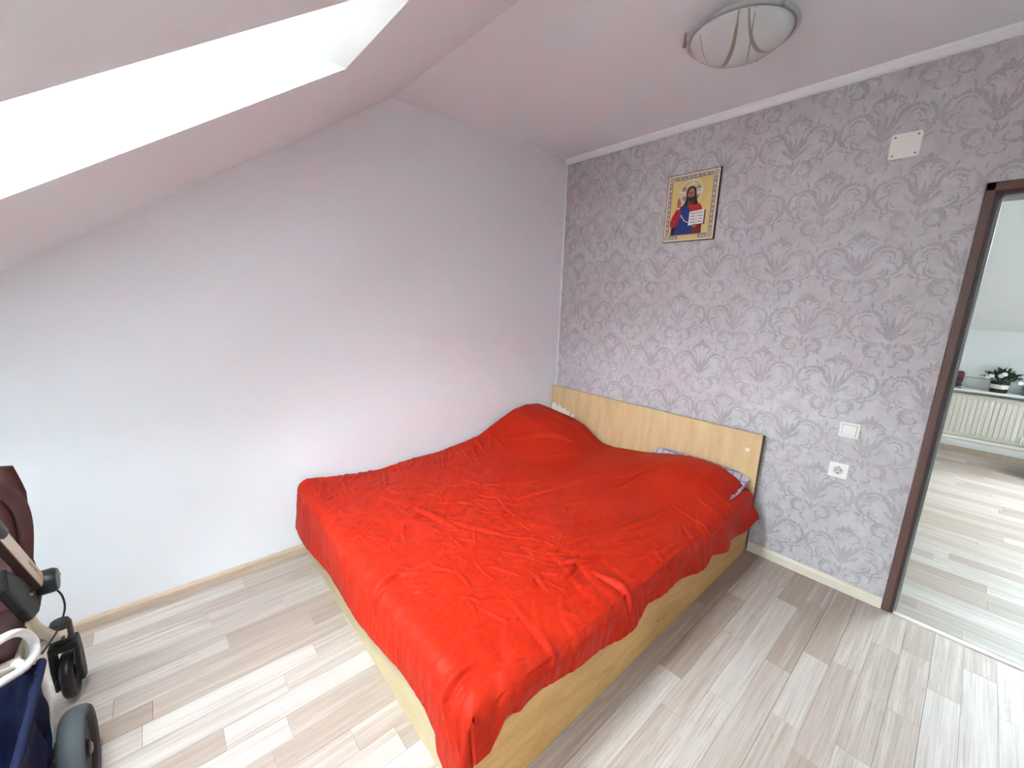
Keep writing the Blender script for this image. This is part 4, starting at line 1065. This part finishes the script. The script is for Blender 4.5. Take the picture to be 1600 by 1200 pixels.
# seat with padded wings
def seat_shell(u, v):
    a = (u - 0.5) * 2; z = 0.46 + 0.44 * v; y = -3.205 + a * 0.19 * (1 - 0.10 * max(0, v - 0.8) * 5)
    x = 0.52 - 0.15 * v - 0.07 * (1 - a * a) * 0.9 + 0.02 * math.sin(6 * v)
    return (x, y, z)
m = MB(); m.grid(seat_shell, 20, 20)
so_ = m.build('seat_back', MAT['brown_cloth'], sb, True); md = so_.modifiers.new('pad', 'SOLIDIFY'); md.thickness = 0.035; md.offset = 0
def loft(rings, name, mat, parent):
    m = MB(); k = len(rings[0])
    for r in rings: m.v += [tuple(p) for p in r]
    for i in range(len(rings) - 1):
        for j in range(k):
            j2 = (j + 1) % k; m.f.append((i * k + j, i * k + j2, (i + 1) * k + j2, (i + 1) * k + j))
    m.f.append(tuple(range(k))[::-1]); m.f.append(tuple((len(rings) - 1) * k + j for j in range(k)))
    o = m.build(name, mat, parent, True); s = o.modifiers.new('soft', 'SUBSURF'); s.levels = 2; s.render_levels = 2
    return o
def pad(path, w, t, name, mat, parent=sb, ax=Vector((1, 0, 0))):
    rings = []
    P = [Vector(p) for p in path]
    for i, p in enumerate(P):
        tg = (P[min(i + 1, len(P) - 1)] - P[max(i - 1, 0)]).normalized()
        a = (ax - tg * ax.dot(tg)).normalized(); b = tg.cross(a)
        ww = w[i] if isinstance(w, (list, tuple)) else w; tt_ = t[i] if isinstance(t, (list, tuple)) else t
        rings.append([p + a * ww * math.cos(g) + b * tt_ * math.sin(g) for g in [2 * math.pi * k / 10 for k in range(10)]])
    return loft(rings, name, mat, parent)
# wing nearest the room, its outer lining and the padded hood edge
pad([(0.475, -3.035, 0.50), (0.45, -3.025, 0.60), (0.435, -3.012, 0.70), (0.43, -3.012, 0.79), (0.43, -3.035, 0.845), (0.42, -3.08, 0.862), (0.41, -3.20, 0.865)], [.03, .045, .055, .055, .05, .045, .045], [.012, .016, .018, .018, .018, .018, .018], 'seat_wing', MAT['brown_cloth'])
pad([(0.49, -3.055, 0.50), (0.48, -3.045, 0.60), (0.475, -3.036, 0.70), (0.47, -3.038, 0.79), (0.47, -3.055, 0.838), (0.455, -3.10, 0.855), (0.44, -3.20, 0.86)], [.02, .03, .035, .035, .03, .03, .03], [.010, .013, .014, .014, .014, .014, .014], 'seat_piping', MAT['brown_cloth'])
pad([(0.47, YB + 0.02, 0.50), (0.44, YB, 0.62), (0.43, YB, 0.75), (0.43, YB + 0.03, 0.845), (0.42, YB + 0.10, 0.865), (0.41, -3.20, 0.868)], [.03, .05, .055, .05, .045, .045], .018, 'seat_wing', MAT['brown_cloth'])
pad([(0.42, -3.03, 0.46), (0.43, -3.022, 0.52), (0.44, -3.02, 0.58), (0.45, -3.03, 0.64)], [.02, .03, .03, .02], .012, 'seat_lining', MAT['brown_dark_cloth'])
m = MB(); m.grid(lambda u, v: (0.46 + 0.30 * v, -3.205 + (u - 0.5) * 0.36, 0.445 + 0.02 * v + 0.015 * (2 * u - 1) ** 2), 10, 10)
o = m.build('seat_cushion', MAT['brown_dark_cloth'], sb, True); md = o.modifiers.new('pad', 'SOLIDIFY'); md.thickness = 0.03; md.offset = 0
MB().box(0.525, 0.58, -3.03, -3.012, 0.60, 0.70).build('harness_clip', MAT['black_dull'], sb, bevel=0.006)
MB().box(0.66, 0.70, -3.045, -3.02, 0.775, 0.83).build('side_pad', plain('pale_green_pad', srgb(206, 218, 212), 0.6), sb, bevel=0.012)
# navy basket slung between the rear legs
def basket(u, v):
    # u across (y), v along: front rim, down, floor, up to the rear rim
    y = -2.985 - 0.42 * u
    pr = [(0.765, 0.425), (0.80, 0.43), (0.86, 0.36), (0.90, 0.24), (0.955, 0.175), (1.06, 0.17), (1.12, 0.26), (1.14, 0.40)]
    t = v * (len(pr) - 1); i = min(int(t), len(pr) - 2); f = t - i
    x = pr[i][0] * (1 - f) + pr[i + 1][0] * f; z = pr[i][1] * (1 - f) + pr[i + 1][1] * f
    n = mnoise.noise(Vector((u * 6, v * 5, 2.0))); n2 = math.sin(u * 26 + 3 * v)
    return (x + 0.012 * n + 0.006 * n2, y, z + 0.012 * n + 0.004 * n2)
m = MB(); m.grid(basket, 40, 36)
o = m.build('basket', MAT['navy'], sb, True); md = o.modifiers.new('cloth', 'SOLIDIFY'); md.thickness = 0.005
def side(u, v):
    # hanging side panel, gathered under a rolled rim
    x0_, x1_ = 0.775 + 0.02 * v * v + 0.10 * v ** 3, 1.13 - 0.04 * v
    x = x0_ + (x1_ - x0_) * u; z = 0.435 - 0.03 * u - (0.25 + 0.02 * math.sin(5 * u)) * v
    y = -2.986 + 0.012 * math.sin(u * 17 + 2.5 * v) * (0.3 + 0.7 * v) + 0.016 * math.exp(-((v - 0.05) / 0.06) ** 2) + 0.010 * mnoise.noise(Vector((u * 5, v * 4, 7)))
    return (x, y, z)
m = MB(); m.grid(side, 40, 28)
o = m.build('basket_side', MAT['navy'], sb, True); md = o.modifiers.new('cloth', 'SOLIDIFY'); md.thickness = 0.005
m = MB(); m.tube(smooth_path([(0.772, -2.978, 0.432), (0.80, -2.970, 0.438), (0.90, -2.972, 0.428), (1.02, -2.976, 0.415), (1.13, -2.98, 0.405)]), 0.009, 10)
m.build('basket_rim', MAT['navy'], sb, True)

# ================================================================== NEXT ROOM THINGS
MAT['rad'] = plain('radiator_enamel', srgb(226, 220, 208), 0.4, var=0.02)
rd = empty('radiator', (2.9, HY, 0.2)); tag(rd, 'long cream panel radiator under the sill in the next room', 'radiator')
RX0, RX1, RZ0, RZ1, RYF = 2.26, 3.66, 0.20, 0.635, HY - 0.10
MB().box(RX0, RX1, RYF, RYF + 0.05, RZ0, RZ1).build('panel', MAT['rad'], rd, bevel=0.008)
fl = MB().prism([(-0.015, 0.0), (-0.008, -0.007), (0.008, -0.007), (0.015, 0.0)], RZ0 + 0.03, RZ1 - 0.035, 'xy').mesh('flute', MAT['rad'])
for i in range(int((RX1 - RX0 - 0.06) / 0.038)):
    o = bpy.data.objects.new('flute', fl); col.objects.link(o); o.parent = rd; o.matrix_parent_inverse = rd.matrix_basis.inverted(); o.location = (RX0 + 0.05 + i * 0.038, RYF, 0)
MB().box(RX0, RX1, RYF - 0.004, RYF + 0.07, RZ1 - 0.004, RZ1 + 0.004).build('top_grille', MAT['rad'], rd)
MB().box(2.815, 2.83, RYF - 0.02, RYF, 0.215, 0.30).build('vent_plug', MAT['white'], rd, bevel=0.004)
MB().tube([(HX0 + 0.02, HY - 0.03, 0.135), (HX1 - 0.02, HY - 0.03, 0.135)], 0.010, 10).build('pipe', MAT['rad'], rd, True)
MB().tube([(HX0 + 0.02, HY - 0.03, 0.175), (HX1 - 0.02, HY - 0.03, 0.175)], 0.008, 10).build('pipe', MAT['rad'], rd, True)
for xx in (2.5, 3.3): MB().box(xx, xx + 0.03, RYF + 0.05, HY, 0.3, 0.34).build('bracket', MAT['rad'], rd)
sill = MB().box(2.25, 4.4, HY - 0.135, HY, 0.668, 0.692).build('window_sill', MAT['white'], bevel=0.004)
tag(sill, 'white sill board above the radiator in the next room', 'sill')
structure(MB().box(2.1, 4.5, HY - 0.012, HY, 0.692, 0.803).build('trim_4', plain('pale_grey_strip', srgb(224, 226, 226), 0.5)), 'pale grey upstand behind the sill in the next room', 'trim')
structure(MB().box(2.1, 4.5, HY - 0.014, HY, 0.803, 0.808).build('trim_5', MAT['jamb_grey']), 'thin grey line capping the upstand behind the sill', 'trim')
SZ = 0.692
fp = empty('flower_pot', (2.595, HY - 0.07, SZ)); tag(fp, 'black and white pot of dark leaves and white blossoms on the sill', 'flower pot')
T = Matrix.Translation((2.595, HY - 0.07, SZ))
MB().lathe([(0, 0.0), (0.058, 0.0), (0.060, 0.04), (0, 0.04)], 24, T).build('pot_base', MAT['black'], fp, True, auto=True)
MB().lathe([(0.0, 0.041), (0.0605, 0.041), (0.062, 0.082), (0.0, 0.082)], 24, T).build('pot_band', MAT['white'], fp, True, auto=True)
MB().lathe([(0.0, 0.083), (0.064, 0.083), (0.066, 0.11), (0.0, 0.115)], 24, T).build('pot_rim', MAT['black'], fp, True, auto=True)
MAT['leaf'] = plain('dark_leaf', srgb(34, 62, 40), 0.5, var=0.3, scale=30); MAT['leaf2'] = plain('brown_leaf', srgb(70, 66, 46), 0.6, var=0.3, scale=30)
rg = random.Random(3)
def leaf_mesh(mat):
    m = MB(); m.grid(lambda u, v: ((v - 0.5) * 0.042 * math.sin(math.pi * min(1, u * 0.96 + 0.04)), u * 0.085, 0.02 * math.sin(u * 2.4) - abs(v - 0.5) * 0.012), 5, 4)
    return m.mesh('leaf', mat, True)
lm = [leaf_mesh(MAT['leaf']), leaf_mesh(MAT['leaf2'])]
for i in range(46):
    o = bpy.data.objects.new('leaf', lm[0 if rg.random() < 0.72 else 1]); col.objects.link(o); o.parent = fp; o.matrix_parent_inverse = fp.matrix_basis.inverted()
    a = rg.uniform(0, 2 * math.pi); r = rg.uniform(0.0, 0.075)
    o.location = (2.595 + r * 1.15 * math.cos(a), HY - 0.085 + r * 0.7 * math.sin(a), SZ + 0.115 + rg.uniform(0, 0.07) * (1 - r * 6))
    o.rotation_euler = (rg.uniform(-0.2, 1.1), rg.uniform(-0.4, 0.4), a - math.pi / 2 + rg.uniform(-0.5, 0.5))
fm_ = MB(); fm_.lathe([(0.0, -0.008), (0.014, -0.006), (0.022, 0.004), (0.014, 0.010), (0, 0.008)], 10); fme = fm_.mesh('blossom', MAT['p_white'], True)
for (dx_, dz_) in ((-0.07, 0.165), (-0.01, 0.172), (0.12, 0.12), (0.01, 0.19), (-0.09, 0.15)):
    o = bpy.data.objects.new('blossom', fme); col.objects.link(o); o.parent = fp; o.matrix_parent_inverse = fp.matrix_basis.inverted()
    o.location = (2.595 + dx_, HY - 0.16, SZ + dz_); o.rotation_euler = (1.2, 0.2, 0)
MB().tube([(2.608, HY - 0.08, SZ + 0.12), (2.620, HY - 0.085, SZ + 0.305)], [0.011, 0.006], 10).build('candle', MAT['p_white'], fp, True)
# small things at the ends of the sill
fg = empty('figurine', (2.318, HY - 0.075, SZ)); tag(fg, 'small dark red and black figurine on the sill beside the door frame', 'figurine')
T = Matrix.Translation((2.318, HY - 0.075, SZ))
MB().lathe([(0, 0), (0.03, 0), (0.028, 0.03), (0.02, 0.05), (0.03, 0.075), (0.03, 0.11), (0, 0.115)], 18, T).build('body', plain('dark_figure', srgb(46, 30, 34), 0.4), fg, True)
MB().lathe([(0, 0.105), (0.031, 0.105), (0.031, 0.15), (0.02, 0.172), (0, 0.176)], 18, T).build('cap', plain('dark_red_figure', srgb(112, 34, 44), 0.4), fg, True)
pp = MB(); pp.grid(lambda u, v: (2.30 + 0.13 * u, HY - 0.13 + 0.07 * v, SZ + 0.004 + 0.03 * math.sin(math.pi * u) * (0.5 + 0.5 * v) * (0.6 + 0.4 * math.sin(7 * u))), 14, 6)
o = pp.build('crumpled_tissue', MAT['p_white'], None, True); md = o.modifiers.new('paper', 'SOLIDIFY'); md.thickness = 0.002
tag(o, 'crumpled white tissue lying on the sill by the figurine', 'tissue')
bt = empty('blue_jug', (2.80, HY - 0.07, SZ)); tag(bt, 'light blue jug on the sill right of the flower pot', 'jug')
T = Matrix.Translation((2.80, HY - 0.07, SZ))
MAT['blue_pl'] = plain('blue_plastic', srgb(96, 158, 184), 0.35)
MB().lathe([(0, 0), (0.05, 0), (0.056, 0.02), (0.058, 0.07), (0.045, 0.11), (0.034, 0.13), (0.038, 0.15), (0, 0.15)], 24, T).build('body', MAT['blue_pl'], bt, True)
MB().tube(smooth_path([(2.855, HY - 0.07, SZ + 0.05), (2.895, HY - 0.07, SZ + 0.07), (2.89, HY - 0.07, SZ + 0.12), (2.83, HY - 0.07, SZ + 0.13)]), 0.007, 8).build('handle', MAT['blue_pl'], bt, True)
# dark stool, mostly outside the picture
stl = empty('stool', (3.07, 3.30, 0)); tag(stl, 'dark wooden stool at the right picture edge, only one foot in view', 'stool')
for (a, b) in ((-1, -1), (-1, 1), (1, -1), (1, 1)):
    MB().tube([(3.07 + a * 0.175, 3.30 + b * 0.16, 0.0), (3.07 + a * 0.13, 3.30 + b * 0.13, 0.43)], [0.014, 0.018], 10).build('leg', MAT['brown_dark'], stl, True)
MB().lathe([(0, 0.43), (0.18, 0.43), (0.19, 0.445), (0.18, 0.46), (0, 0.462)], 32, Matrix.Translation((3.07, 3.30, 0))).build('seat', MAT['brown_dark'], stl, True, auto=True)
